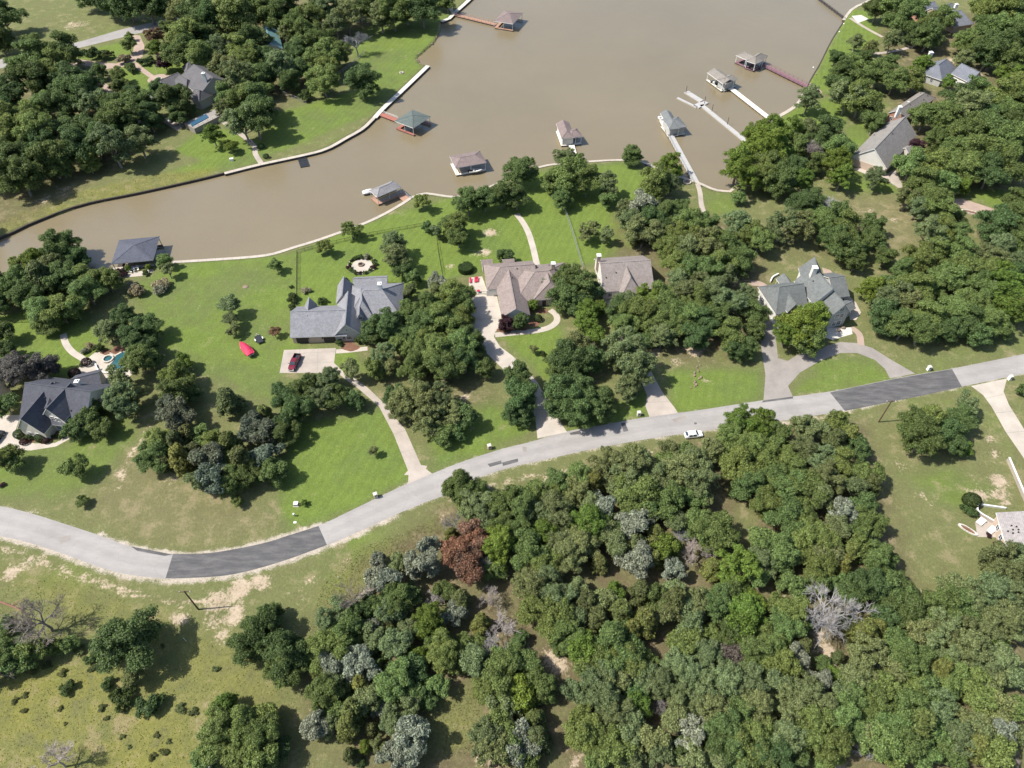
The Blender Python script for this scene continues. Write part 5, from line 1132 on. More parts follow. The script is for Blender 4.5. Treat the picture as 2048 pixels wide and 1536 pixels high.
# ------------------------------------------------------------------ trees and shrubs: prototypes (crown radius = 1)
def quads_mesh(name, Cn, N, size, rng, el=1.35, m=None):
    "leaf sprays: one diamond per point, facing N"
    n = len(Cn); R = rng.normal(size=(n, 3)); T = np.cross(N, R); T /= np.linalg.norm(T, axis=1)[:, None]+1e-9; B = np.cross(N, T)
    s = (size*rng.uniform(.65, 1.35, n))[:, None]; fold = N*s*.25
    V = np.stack([Cn+T*s*el*.5, Cn+B*s*.42+fold, Cn-T*s*el*.5, Cn-B*s*.42+fold], 1).reshape(-1, 3)
    me = grid_mesh(name, V, np.arange(n*4).reshape(n, 4)); me.materials.append(m or M_LEAF); return me
def unit(v): return v/(np.linalg.norm(v, axis=1)[:, None]+1e-9)
def clumps_leaves(rng, cen, rad, per, size, name, up=.35, jit=.55, keep=.62, flat=.85, el=1.35):
    pts = []; nor = []
    for i, (c, r) in enumerate(zip(cen, rad)):
        k = int(per*r*r/np.mean(rad)**2); d = unit(rng.normal(size=(k, 3))); d[:, 2] = np.where(d[:, 2] < -.3, -d[:, 2], d[:, 2]); d = unit(d)
        p = c+d*(r*rng.uniform(.35, 1.3, k))[:, None]*np.array([1, 1, flat])
        hid = np.zeros(k, bool)
        for j, (c2, r2) in enumerate(zip(cen, rad)):
            if j != i: hid |= (((p-c2)/np.array([1, 1, flat]))**2).sum(1) < (r2*keep)**2
        p = p[~hid]; d = d[~hid]; pts.append(p); nor.append(unit(d+np.array([0, 0, up])+jit*rng.normal(size=d.shape)))
    return quads_mesh(name, np.concatenate(pts), np.concatenate(nor), size, rng, el)
def limbs(rng, cen, zfork, rt, lean, n):
    mb = MB(); top = Vector((lean[0], lean[1], zfork)); mb.tube([(0, 0, -.04), (lean[0]*.3, lean[1]*.3, zfork*.5), top], [rt*1.25, rt*.95, rt*.8], 7)
    order = rng.permutation(len(cen))[:n]
    for k in order:
        c = Vector(cen[k]); mid = top.lerp(c, .5)+Vector((rng.normal()*.06, rng.normal()*.06, -.04)); mb.tube([top-Vector((0, 0, .05)), mid, c], [rt*.55, rt*.34, rt*.1], 5, False)
    return mesh('trunk', mb.v, mb.f, M_BARK)
PROTO = {}
def make_broad(key, seed, K, rc, per, size, zc, hz, low=-.5, spread=.60, zfork=.55, rt=.055, irr=.16, up=.4, jit=.6, el=1.35, sub=7, lobe=.34):
    "lobes carry smaller clumps, clumps carry leaf sprays: uneven outline, gaps, light and dark"
    rng = np.random.default_rng(seed); lobes = []; cen = []; rad = []
    ax = 1+rng.uniform(-irr, irr, 2); tries = 0
    while len(lobes) < K and tries < 4000:
        tries += 1
        d = rng.normal(size=3); d /= np.linalg.norm(d)
        if d[2] < low: continue
        rr = spread*(1+rng.uniform(-.32, .32)) if rng.random() > .15 else rng.uniform(.05, .35)
        c = np.array([d[0]*rr*ax[0], d[1]*rr*ax[1], zc+d[2]*rr*hz])
        if any(np.linalg.norm(c-c2) < lobe*.62 for c2 in lobes): continue
        lobes.append(c)
    for c in lobes:
        R = lobe*rng.uniform(.75, 1.25)
        for k in range(sub):
            d = rng.normal(size=3); d /= np.linalg.norm(d)
            if d[2] < -.35: d[2] = -d[2]
            cen.append(c+d*R*rng.uniform(.55, 1.0)*np.array([1, 1, .8])); rad.append(rc*rng.uniform(.65, 1.3))
    cen = np.array(cen); rad = np.array(rad)
    crown = clumps_leaves(rng, cen, rad, per, size, 'crown', up, jit, el=el)
    tr = limbs(rng, np.array(lobes), zfork, rt, rng.normal(size=2)*.06, min(9, len(lobes))) if zfork else None
    PROTO.setdefault(key, []).append((tr, crown))
for s in range(6): make_broad('oakL', 100+s, 20, .155, 190, .047, 1.0, 1.0, sub=9, low=-.8)
for s in range(6): make_broad('oakS', 200+s, 13, .20, 150, .074, 1.02, 1.0, sub=7, lobe=.38, low=-.8)
for s in range(4): make_broad('looseL', 300+s, 19, .13, 150, .045, 1.05, .95, low=-.7, spread=.66, irr=.22, rt=.06, sub=9)
for s in range(4): make_broad('looseS', 350+s, 12, .175, 130, .070, 1.1, .98, low=-.7, spread=.62, irr=.22, rt=.06, sub=8, lobe=.36)
for s in range(4): make_broad('silver', 400+s, 15, .17, 130, .072, 1.05, 1.0, low=-.7, up=.15, jit=.8, el=1.9, sub=8)
for s in range(3): make_broad('bush', 500+s, 9, .22, 90, .12, .5, .62, low=-.15, zfork=0, sub=6)
for s in range(2): make_broad('pampas', 540+s, 7, .26, 90, .15, .45, .7, low=-.1, zfork=0, up=1.2, jit=.4, el=3.4, sub=5)
def make_juniper(seed):
    rng = np.random.default_rng(seed); cen = []; rad = []
    for k in range(85):
        f = rng.random()**.8; z = .35+f*1.9; R = (1-.72*f**1.3)*.72; a = rng.random()*6.283; rr = R*rng.uniform(.55, 1.0)
        cen.append([rr*math.cos(a), rr*math.sin(a), z]); rad.append((.21-.08*f)*rng.uniform(.75, 1.25))
    cen = np.array(cen); rad = np.array(rad); cr = clumps_leaves(rng, cen, rad, 105, .08, 'crown', .7, .5, flat=1.25, el=2.0)
    PROTO.setdefault('juniper', []).append((limbs(rng, cen, 1.2, .06, (0, 0), 5), cr))
for s in range(5): make_juniper(600+s)
def make_ball(seed):
    rng = np.random.default_rng(seed); n = 2600; d = unit(rng.normal(size=(n, 3))); d = d[d[:, 2] > -.55]
    p = d*np.array([1, 1, .88])*rng.uniform(.9, 1.02, len(d))[:, None]+np.array([0, 0, .72]); PROTO.setdefault('ball', []).append((None, quads_mesh('crown', p, unit(d+.35*rng.normal(size=d.shape)), .12, rng, 1.2)))
for s in range(2): make_ball(700+s)
def make_dead(seed, levels=5, base=.75, sprd=.95, key='dead'):
    rng = random.Random(seed); tk = MB(); br = MB()
    def grow(p, d, L, r, lev):
        mid = p+d*L*.5+Vector((rng.gauss(0, 1), rng.gauss(0, 1), rng.gauss(0, 1)))*L*.07; e = p+d*L
        (tk if lev == 0 else br).tube([p, mid, e], [r, r*.82, r*.6], 7 if lev == 0 else (5 if lev < 3 else 3), lev == 0)
        if lev >= levels: return
        n = 6 if lev == 0 else (4 if lev < 4 else 5)
        for k in range(n):
            q = e if (k < 2 or lev == 0) else p.lerp(e, rng.uniform(.45, .95)); ax = Vector((rng.gauss(0, 1), rng.gauss(0, 1), rng.gauss(0, .6))).normalized()
            nd = (d*.75+ax*sprd*(.75 if lev else 1.0)+Vector((0, 0, .22))).normalized(); grow(q, nd, L*rng.uniform(.55, .82), r*.59, lev+1)
    grow(Vector((0, 0, -.04)), Vector((rng.gauss(0, .05), rng.gauss(0, .05), 1)).normalized(), base, .058, 0)
    xs = [abs(v.x) for v in br.v]; k = 1.2/(sum(sorted(xs)[-60:])/60)
    for m_ in (tk, br):
        for v in m_.v: v.x *= k; v.y *= k
    PROTO.setdefault(key, []).append((mesh('trunk', tk.v, tk.f, M_BARK), mesh('branches', br.v, br.f, M_BARK)))
for s in range(4): make_dead(800+s)
for s in range(2): make_dead(850+s, 4, 1.5, .6, 'snag')

# kind -> proto keys (large, small), object name, words, colour, height scale
KINDS = {
 'o': (('oakL', 'oakS'), 'oak_tree', 'green oak', (.160, .222, .068), 1.0),
 'd': (('oakL', 'oakS'), 'dark_oak_tree', 'dark green oak', (.112, .168, .056), 1.0),
 'k': (('looseL', 'looseS'), 'post_oak_tree', 'grey green oak', (.176, .220, .092), 1.0),
 'l': (('looseL', 'oakS'), 'elm_tree', 'bright green elm', (.140, .210, .040), 1.05),
 's': (('silver', 'silver'), 'silver_poplar_tree', 'silvery leaved tree', (.262, .290, .208), 1.0),
 'y': (('juniper', 'juniper'), 'juniper_tree', 'yellow olive juniper', (.142, .166, .046), .95),
 'c': (('juniper', 'juniper'), 'juniper_tree', 'dark olive juniper', (.108, .128, .044), .9),
 'b': (('looseS', 'looseS'), 'browned_juniper_tree', 'rust brown dying juniper', (.23, .135, .086), 1.15),
 'z': (('silver', 'silver'), 'poplar_tree', 'dull grey green poplar', (.165, .198, .135), 1.0),
 'g': (('dead', 'dead'), 'bare_tree', 'bare grey dead tree', (.27, .252, .24), 1.0),
 'n': (('snag', 'snag'), 'bare_tree', 'tall bare grey snag', (.23, .212, .198), 1.0),
 'p': (('oakS', 'oakS'), 'plum_tree', 'purple leaved tree', (.060, .030, .040), 1.0),
 'm': (('looseL', 'looseS'), 'crape_myrtle_tree', 'mauve flowering tree', (.150, .135, .115), .8),
 't': (('looseL', 'looseS'), 'mimosa_tree', 'tan flowered tree', (.20, .135, .075), .9),
 'u': (('bush', 'bush'), 'shrub', 'green shrub', (.078, .118, .036), .95),
 'v': (('bush', 'bush'), 'shrub', 'purple shrub', (.060, .028, .034), .9),
 'w': (('pampas', 'pampas'), 'pampas_grass', 'pale pampas grass clump', (.235, .225, .140), 1.0),
 'h': (('ball', 'ball'), 'clipped_shrub', 'round clipped green shrub', (.055, .09, .03), 1.0),
 'q': (('ball', 'ball'), 'clipped_shrub', 'round clipped purple shrub', (.048, .027, .026), 1.0),
 'e': (('bush', 'bush'), 'meadow_shrub', 'small dark weed clump', (.112, .138, .046), .6),
}
PLANTS = []
def plant(px, py, rpx, t):
    keys, name, words, col, hs = KINDS[t]; zc = {'bush': .5, 'ball': .7, 'pampas': .5, 'juniper': 1.15, 'dead': 1.1, 'snag': 1.6}.get(keys[0], 1.03)*hs
    zv = random.uniform(1.0, 1.25); zc *= zv
    r = rpx/ppm(py)
    for _ in range(3): r = rpx/ppm(py, r*zc)
    c = P(px, py, r*zc)
    key = keys[0] if r > 3.2 else keys[1]
    if key == 'juniper' or key == 'silver' or len(PROTO[key]) < 2: pass
    tr, cr = random.choice(PROTO[key])
    if t == 'o' and r < 2.75: name = 'young_oak_tree'
    root = link(name, None, None, (c.x, c.y, 0)); root.empty_display_size = .3
    root.rotation_euler = (0, 0, random.uniform(0, 6.283)); sq = random.uniform(.94, 1.06); root.scale = (r*1.13*sq, r*1.13/sq, r*hs*zv)
    f = random.uniform(.82, 1.2); hue = random.uniform(-.07, .10)*(.3 if t == 's' else 1)
    colr = (col[0]*f*(1+hue*1.3), col[1]*f, col[2]*f*(1-hue), 1)
    is_dead = t in 'gn'
    if tr:
        o = link('trunk', tr, root); g = random.uniform(.8, 1.2); o.color = colr if is_dead else (.20*g, .175*g, .15*g, 1)
    o = link('branches' if is_dead else ('foliage' if not tr else 'crown'), cr, root); o.color = colr
    PLANTS.append(dict(o=root, x=c.x, y=c.y, r=r, t=t, px=px, py=py)); return root

TILES = {
(0, 0): "20 130 130 d;-30 290 120 d;850 0 125 d;1010 0 130 d;1170 10 130 d;1320 30 110 d;730 -60 110 d;360 420 135 o;510 410 120 d;270 460 110 o;150 530 95 o;250 640 130 d;430 560 120 o;60 760 130 d;580 650 120 d;690 650 110 d;620 750 130 d;770 840 110 k;520 820 110 d;370 850 110 o;230 940 110 o;100 1060 140 o;270 1070 130 o;60 1250 140 d;150 1400 140 d;400 1270 130 d;600 1190 130 d;480 1330 80 o;950 950 130 d;880 850 100 d;1110 840 110 o;900 1180 130 k;1110 1130 110 k;770 1180 70 l;1190 940 100 d;1380 790 115 d;1270 720 70 d;690 430 38 u;760 440 52 u;850 445 48 u;1030 360 50 o;1040 290 28 l;800 570 55 d;950 600 60 d;1050 545 50 u;980 475 45 w;1140 500 42 u;1210 482 36 u;1245 300 65 t;1245 395 70 l;1310 490 62 p;1420 120 90 k;1330 220 55 d;1560 100 120 d;1480 300 130 o;1600 260 120 d;1680 140 110 d;1900 120 150 o;2010 50 120 d;1450 430 120 o;1600 440 120 o;1740 400 90 k;1900 400 110 o;1820 560 100 k;1740 620 75 k;1900 660 110 k;1970 790 110 o;1820 780 90 o;1800 870 70 k;1950 990 110 k;2000 480 100 o;2030 300 100 d;1700 1080 82 l;1830 1170 50 l;960 690 70 d;1060 740 60 d;1020 1000 90 d;700 1030 110 d;800 1080 100 d;1420 930 70 d;1480 850 70 d;700 1290 80 o;300 1180 110 d;30 950 110 o;-60 880 130 d;-60 1080 130 d;-80 1350 130 d;250 1270 110 d;500 1050 110 d",
(512, 0): "40 30 100 d;200 60 130 d;110 120 120 d;450 140 100 o;560 90 120 k;730 140 110 k;640 210 90 k;820 50 100 d;1000 130 105 k;1090 80 120 o;1200 60 110 d;1330 70 115 d;930 40 90 d;800 345 95 g;330 200 100 o;430 300 110 o;530 300 100 o;230 270 65 k;50 340 70 k;20 430 90 o;190 540 110 k;520 440 125 o;560 540 90 o;540 650 115 o;860 640 120 d;60 720 70 o;30 830 125 d;-10 950 130 d;390 770 50 u;40 1170 24 h;80 1250 22 h;1530 20 65 o;1430 -10 70 o;330 420 90 d;100 600 90 d;330 560 80 d;-20 620 90 o;110 480 70 d;660 430 80 d;250 640 80 d;120 30 80 d",
(1024, 0): "60 1370 115 d;430 1275 85 k;470 1400 125 o;600 1450 105 o;750 1490 90 k;960 1240 78 o;1270 1340 92 l;1160 1460 115 o;1260 1480 90 k;1810 1320 115 l;2010 1190 125 l;1960 1090 100 l;1860 1420 110 l;2010 1400 110 o;330 1460 80 o;520 1290 60 k",
(1536, 0): "880 70 95 d;1000 50 100 o;1130 100 110 o;1060 180 100 o;1410 150 90 o;1310 200 100 o;1290 280 100 d;1190 290 80 d;1720 50 100 o;1800 100 120 o;1950 70 120 d;1760 230 105 o;1880 240 120 o;2010 290 110 d;1570 330 85 o;1660 370 85 o;1830 390 130 d;1970 480 120 d;1560 490 85 k;1750 460 90 d;1865 585 55 l;2000 620 85 l;990 330 75 k;700 345 62 k;820 385 55 k;540 455 58 d;780 470 62 d;600 560 80 d;670 520 80 o;960 520 80 o;890 590 100 o;760 640 90 o;1010 650 85 o;1230 530 80 l;1150 640 90 o;555 690 95 d;640 790 110 k;750 790 110 o;820 900 92 d;850 980 85 d;330 800 98 k;1440 660 45 l;1520 790 110 d;1650 750 110 o;1260 935 98 o;1400 935 100 o;1640 880 120 k;1800 790 120 o;1950 790 110 o;1340 1110 80 o;1600 1070 130 o;1760 1050 130 o;1900 1130 130 o;1540 1200 110 o;1700 1220 130 o;1850 1260 130 o;1990 1000 110 d;1170 1165 62 p;1150 1330 110 o;1300 1320 110 o;1450 1350 110 o;1600 1360 120 o;1240 1460 110 o;1400 1470 100 o;1550 1490 60 l;110 1070 120 l;50 1190 115 l;60 1330 115 o;210 1160 90 o;300 1050 95 k;480 1020 100 d;420 1130 90 d;560 1190 105 o;340 1200 85 g;540 1330 105 l;590 1420 95 l;280 1440 85 l;110 1440 105 d;860 1430 82 k;1780 1380 120 d;1930 1350 110 d;190 1340 90 d;400 1300 80 d;1450 1010 90 o;1750 930 110 d;1900 900 110 o;2050 700 110 o;2060 900 120 d;2060 1150 120 o;2040 120 110 d",
(0, 384): "500 400 105 o;480 490 105 o;600 520 80 d;650 550 60 d;290 560 95 l;120 720 110 o;160 830 90 d;330 700 120 c;470 680 110 d;420 610 95 k;720 690 110 o;850 700 100 o;700 800 110 o;330 930 120 o;480 950 120 o;370 1030 105 o;590 930 100 o;20 1130 85 d;40 1250 70 d;1090 800 52 w;1060 760 40 w;1290 740 50 w;1280 795 45 w;1315 560 55 o;1350 640 52 k;1020 610 22 l;1180 600 24 l;1160 650 26 u;960 640 30 v;985 665 28 v;1830 920 82 k;1840 1030 60 k;1870 1105 50 k;990 1000 92 d;860 1120 100 k;1110 1000 32 u;1190 1090 100 d;1080 1130 100 d;1150 1230 100 d;1120 1350 110 d;1230 1350 70 d;1450 1370 72 l;1410 1480 95 o;250 1420 140 m;110 1430 120 m;340 1440 100 m;690 1360 34 q;595 1450 40 q;730 1230 30 w;675 1270 26 w;790 1250 42 u;650 1385 16 h;960 1510 85 k;170 600 80 o;240 830 100 d;570 720 90 d;-60 700 110 o;-50 900 100 d",
(512, 384): "1330 80 62 o;760 310 66 o;550 440 60 o;1100 420 98 k;1120 520 105 k;1160 600 75 d;1360 280 40 d;1455 330 52 k;1600 270 95 o;1540 260 70 o;1620 360 80 o;1700 80 110 d;1830 60 100 d;1960 20 100 d;160 590 50 o;720 700 18 v;400 790 30 w;285 850 46 u;285 930 34 u;530 880 36 u;280 760 18 u;1270 690 58 o;1220 800 62 k;1450 720 70 s;1440 790 60 k;1560 830 105 o;1640 900 100 o;1680 840 80 o;1400 920 100 o;1230 960 90 o;1070 1060 110 d;1510 1050 130 o;1350 1060 110 o;1250 1150 105 o;1650 1010 90 o;900 1120 80 d;830 1190 42 u;670 1205 32 u;960 1160 60 d;1450 1250 130 o;1600 1230 125 o;1710 1180 95 d;1320 1290 100 o;1010 1330 90 k;1060 1400 80 k;950 1410 80 o;1250 1400 100 o;1500 1400 130 d;1670 1350 100 d;1840 1420 70 d;760 1440 82 k;580 1490 85 k;440 1500 60 d;1990 510 58 d;1990 1060 62 p;150 1130 45 t;1150 1240 80 o;1380 1180 90 o;1750 1290 70 d",
(1024, 384): "460 700 105 d;570 760 110 d;420 830 100 d;640 800 75 d;350 760 80 d;520 900 85 d;170 900 42 l;600 950 82 l;700 930 60 l;580 1060 88 l;660 1150 75 l;610 320 78 k;745 350 56 k;770 60 62 o;400 50 85 o;900 160 72 k;1050 130 105 s;950 230 88 k;1110 220 100 d;1050 330 110 k;1000 330 80 c;1250 160 100 d;1340 180 90 d;1420 250 105 o;1560 250 85 o;1290 240 70 s;1450 370 78 y;1330 350 95 o;1250 440 90 o;1400 470 110 k;1560 430 110 k;1650 400 95 o;1800 260 105 k;1890 330 100 o;1980 390 100 o;1750 470 110 o;1830 560 100 o;1300 570 90 o;1430 620 115 o;1570 640 110 o;1680 680 85 k;1080 840 78 l;930 870 80 k;1200 820 90 o;860 950 90 d;980 960 105 o;1110 960 105 o;1250 930 105 o;1380 820 100 k;1500 880 105 o;1600 790 105 k;1750 900 105 k;1850 850 90 k;1930 970 95 o;1380 1000 115 o;1280 1050 110 o;1150 1070 95 o;1200 1160 95 k;1550 1050 100 d;1650 1000 100 d;1750 1150 115 o;1850 1250 90 d;1780 1260 90 d;900 1050 90 o;510 1240 110 k;450 1340 140 d;600 1360 115 d;340 1380 100 d;890 1250 120 k;960 1350 140 k;810 1330 95 k;1000 1450 105 k;170 1260 36 k;240 1295 24 u;50 1480 110 d;40 50 95 d;60 1030 62 d;1810 50 52 o;1180 280 90 d;1480 760 95 k;1680 560 95 o;1330 720 90 k;1450 1150 100 d;1950 1100 85 d;1080 1180 70 d;210 1010 30 h",
(1536, 384): "290 90 100 d;390 60 80 d;490 100 65 g;110 280 110 k;240 290 105 k;400 230 95 o;530 200 105 o;610 300 115 o;520 350 95 o;840 260 90 d;830 350 80 d;870 400 60 d;940 520 82 d;1120 60 80 k;1200 130 88 k;1300 60 115 o;1360 140 105 o;1490 190 85 d;1300 350 105 k;1400 300 95 o;1510 340 95 o;1350 430 95 o;1230 550 115 o;1100 620 88 o;1550 480 105 o;1550 620 120 o;1440 700 115 o;1660 700 110 o;1850 250 125 d;1980 190 115 d;1950 330 100 d;1850 450 105 k;1960 440 100 o;2000 570 85 k;1820 570 105 k;1980 650 95 d;1860 680 95 l;1760 640 90 o;1950 780 105 l;1820 790 115 l;1700 800 110 o;830 790 95 l;950 780 95 o;1080 760 110 o;1200 780 110 o;1320 800 95 o;1000 850 110 k;1120 900 110 k;900 930 80 k;950 1000 115 d;1100 1060 115 o;1280 1000 115 o;1230 1110 105 d;1500 950 120 o;1600 900 110 o;1600 1050 115 d;1750 1020 105 o;1900 960 115 l;1860 1090 88 d;2010 900 95 o;1420 1090 100 d;1680 1150 85 d;250 1080 140 l;360 1010 120 l;150 1140 100 l;320 1170 110 o;620 440 100 d;720 440 90 d;700 560 80 d;1980 60 90 d;1700 540 90 k",
(0, 768): "760 190 80 y;620 370 88 d;720 290 85 d;810 340 85 d;970 150 115 k;1060 110 95 k;900 90 75 k;1400 80 110 d;1510 60 95 d;1350 200 95 z;1420 270 105 z;1830 150 125 c;70 590 92 o;120 640 70 o;600 660 90 o;650 940 46 d;20 810 22 v;1280 460 100 o;1230 580 108 o;1420 480 95 c;1510 430 95 c;1620 430 88 o;1450 600 108 y;1570 560 95 c;1700 500 95 o;1680 640 125 z;1720 770 115 z;1600 790 85 k;1850 500 105 y;1930 620 115 c;1960 400 90 z;2020 330 88 z;1900 940 44 o;1950 720 110 d;150 400 38 h;320 430 36 h;240 425 28 u;370 455 24 q;190 462 28 q;490 415 30 u;430 420 18 u;40 170 90 d;1780 660 100 d;1850 780 100 d;1330 640 70 c",
(512, 768): "300 80 110 d;220 100 95 d;330 200 105 d;550 110 88 k;640 110 85 d;780 130 78 d;70 240 78 y;60 400 105 z;90 560 105 z;220 380 100 d;150 700 100 d;1250 120 125 k;1150 200 100 k;1350 180 125 k;1480 130 105 k;1380 310 110 k;1550 260 110 k;1500 410 85 o;1660 260 95 d;1130 100 95 d;1600 380 70 d;945 540 40 k;385 950 26 l;1640 830 95 o;1750 850 85 o;1580 860 55 k;1790 980 105 k;1680 1000 60 o;1990 960 105 o;1570 1110 78 g;1740 1210 92 b;1775 1300 85 b;1610 1350 95 b;1470 1290 38 b;1700 1430 105 b;1710 1520 95 b;1350 1400 110 s;1290 1470 90 s;980 1420 62 s;1150 1460 78 k;1950 1300 120 l;1960 1110 105 o;1810 1430 70 s;1900 1490 90 o;250 290 80 d;1850 1090 80 k;1560 1200 60 y",
(1024, 768): "60 100 120 d;40 210 105 d;110 290 60 d;400 100 140 d;550 80 130 d;500 200 125 d;620 220 110 d;700 150 110 d;900 60 88 k;930 110 60 k;150 880 105 o;100 1000 105 o;180 1060 90 k;420 800 105 o;530 760 95 o;500 870 90 k;650 800 85 y;780 680 110 k;950 640 120 k;1080 700 105 k;880 770 110 k;1000 900 130 o;700 960 95 s;1020 1100 115 s;600 1120 130 l;700 1060 80 o;1240 930 105 o;1100 950 85 d;1400 560 85 o;1270 545 85 k;1450 610 115 k;1560 545 90 k;1380 700 120 k;1500 760 105 k;1450 900 95 o;1550 950 75 k;1850 330 120 l;1980 330 115 l;1750 410 105 o;1700 550 95 o;1900 500 120 o;2010 600 115 o;1850 660 115 o;1900 820 105 o;2030 950 95 o;2030 770 95 o;1350 1200 75 g;1450 1370 100 g;1570 1340 70 g;1250 1300 88 l;1150 1230 88 y;1330 1110 85 k;1500 1130 105 o;1620 1180 120 o;1700 1260 75 d;960 1290 80 k;970 1400 105 s;1130 1400 78 y;1290 1490 85 s;1600 1470 85 y;1800 1470 115 l;1950 1510 100 o;700 1440 85 c;550 1280 120 k;450 1360 115 k;380 1200 115 k;250 1200 95 l;120 1330 120 o;250 1430 105 o;770 1210 88 k;820 1300 85 k;2010 1250 105 o;1990 1420 95 k;1230 620 80 o;330 1000 110 k;420 1060 95 o;40 1150 110 o;620 980 90 k;1180 830 80 k;360 900 80 o;900 1180 70 d",
(1536, 768): "80 390 110 o;10 500 100 o;280 350 95 k;390 380 95 k;560 320 95 o;650 430 95 y;690 510 95 d;540 460 105 c;300 530 115 k;150 600 105 o;420 630 95 k;570 640 95 o;300 850 115 o;160 830 110 o;60 740 100 o;800 720 105 o;820 810 105 c;710 840 90 k;580 1040 105 s;800 1110 115 o;400 900 95 k;130 1050 115 o;260 1030 90 o;300 1200 115 o;430 1270 105 o;650 1350 85 y;900 1400 120 o;590 1450 95 y;500 1380 90 k;100 1340 120 o;230 1350 90 o;400 1450 100 o;950 1500 95 d;760 960 90 d;690 700 90 d;250 720 100 o;480 780 95 k;690 1200 95 o;530 1150 80 k;720 1290 90 o;1150 320 125 d;1280 290 120 o;1240 430 140 d;1420 350 125 d;1540 280 115 d;1580 180 85 k;1490 440 120 d;1560 520 65 l;1630 930 60 h;1605 1020 52 u;1880 1440 140 k;2010 1380 120 k;1760 1470 95 k;1990 1510 110 k;2060 60 60 u;1760 1210 22 v;1820 1280 24 v;420 420 35 g;470 720 45 g;700 900 40 g",
(0, 1152): "310 350 180 g;60 780 80 g;20 600 120 d;80 620 120 d;160 660 105 o;260 600 95 o;450 550 68 o;560 540 66 o;30 430 80 d;-40 700 120 d;1010 550 225 d;1080 800 80 k;550 890 58 u;960 980 80 u;1210 1020 95 u;1000 910 60 u;440 1480 150 g;1800 1080 105 l;1780 1220 140 o;1940 1200 125 o;1690 1350 115 o;1890 1360 115 o;1730 1430 78 s;1620 1490 90 o;1990 1480 110 o;2000 530 130 d;120 1000 25 e;370 720 35 e;500 770 32 e;280 750 35 e;740 740 30 e;640 600 45 e;480 1060 20 e;810 1060 30 e;520 1180 14 e;850 1140 20 e;1020 1055 30 e;980 1285 22 e;1255 1275 24 e;1310 1410 30 e;1035 1365 16 e;1350 1320 20 e;1450 1060 40 e;1540 1090 35 e;1730 740 26 e;200 950 25 e;190 1080 22 e;870 870 50 u;740 650 50 u;810 700 45 u;1300 560 16 e;1220 1450 28 e",
(512, 1152): "50 390 125 d;110 320 85 d;0 540 105 d;220 620 150 d;240 740 120 d;620 330 100 k;700 300 65 d;560 440 75 k;720 430 110 o;640 530 105 o;480 620 105 o;780 200 100 n;960 60 85 s;1060 80 95 s;1130 190 105 o;980 230 80 o;1060 320 88 k;1420 200 70 g;1590 320 90 s;1640 190 95 c;1800 370 85 y;1870 180 80 g;1970 400 85 g;1900 570 95 g;1400 370 105 l;1320 430 70 o;1230 430 78 k;1080 440 58 y;930 420 78 s;950 520 78 k;1110 560 95 k;1300 640 78 l;1510 600 115 o;1440 540 80 o;1700 560 88 o;1740 680 95 k;1640 690 75 o;1000 680 40 o;620 710 88 s;840 720 110 s;480 780 58 y;640 830 78 k;1130 850 130 o;1230 920 90 o;560 940 105 d;600 1030 95 o;500 870 48 s;1440 870 88 o;900 980 88 k;480 1220 115 s;590 1170 75 k;770 1080 105 y;740 1200 95 y;920 1220 68 c;990 1060 68 s;1150 1090 105 k;1060 1200 70 k;1240 1300 125 s;1180 1390 95 s;1080 1440 78 s;1210 1500 95 s;870 1370 48 l;750 1430 68 c;840 1490 38 u;980 1350 58 k;70 1110 95 o;40 1280 130 o;160 1400 100 d;50 1460 120 o;1950 800 140 o;1990 700 90 o;1900 920 110 o;1980 1080 90 k;1850 1290 120 k;1950 1210 95 o;1900 1410 105 k;2010 1350 95 o;840 860 80 y;700 950 70 d;350 640 70 d;1250 740 90 d;1350 960 80 d;800 560 70 d;2000 950 90 o;860 260 80 d;1240 150 90 d;1500 130 80 d",
(1024, 1152): "150 80 115 k;300 90 105 k;400 200 105 k;200 300 115 o;350 330 120 o;480 350 95 k;450 450 105 o;600 220 105 c;820 140 78 l;680 350 105 c;870 300 105 y;1030 130 105 c;1060 360 105 y;960 430 85 y;1300 200 105 c;1300 120 80 k;1250 290 85 k;1450 200 85 k;1420 360 90 k;1510 320 78 k;1640 220 105 d;1860 300 120 l;1910 210 90 l;1830 410 95 l;1600 480 78 o;1400 530 95 o;560 590 88 l;650 690 95 o;850 560 140 o;950 680 120 o;780 720 105 o;1080 680 78 o;700 820 105 k;880 820 95 k;1050 830 88 k;1180 860 105 k;1320 720 105 k;1420 790 105 k;1560 640 105 k;1600 780 105 k;1755 620 95 m;1950 620 120 o;2010 500 95 o;1700 870 120 k;1880 850 120 k;1500 900 110 k;1400 1000 105 k;1600 1050 120 k;1800 1050 110 o;1950 1000 120 k;500 930 88 k;600 970 80 k;220 850 105 o;280 950 75 o;60 720 115 o;80 950 100 l;750 980 115 k;850 1080 105 k;1000 1040 78 l;1020 1140 75 o;1200 1050 70 g;1280 1150 95 k;1440 1260 105 s;1410 1360 70 s;600 1250 120 o;550 1140 90 o;700 1320 110 o;840 1390 105 o;960 1280 105 k;1120 1330 105 k;1180 1430 105 k;180 1150 105 y;200 1300 105 c;50 1350 105 s;90 1250 60 s;120 1480 95 o;680 1480 95 o;1500 1470 105 k;1700 1250 120 d;1850 1350 115 o;1650 1400 110 d;1980 1250 110 o;2010 1450 105 d;1800 1480 105 o;520 130 90 k;750 200 80 k;1180 210 90 d;1750 120 100 o;1750 430 80 d;1700 540 70 d;1330 560 70 d;1500 620 80 k;1000 930 80 d;1350 890 85 d;1320 1380 80 d;950 1480 100 k;350 520 60 d;1700 760 80 o;1900 1150 90 o;1550 1220 85 k;780 880 70 d;60 500 60 d;380 600 50 d",
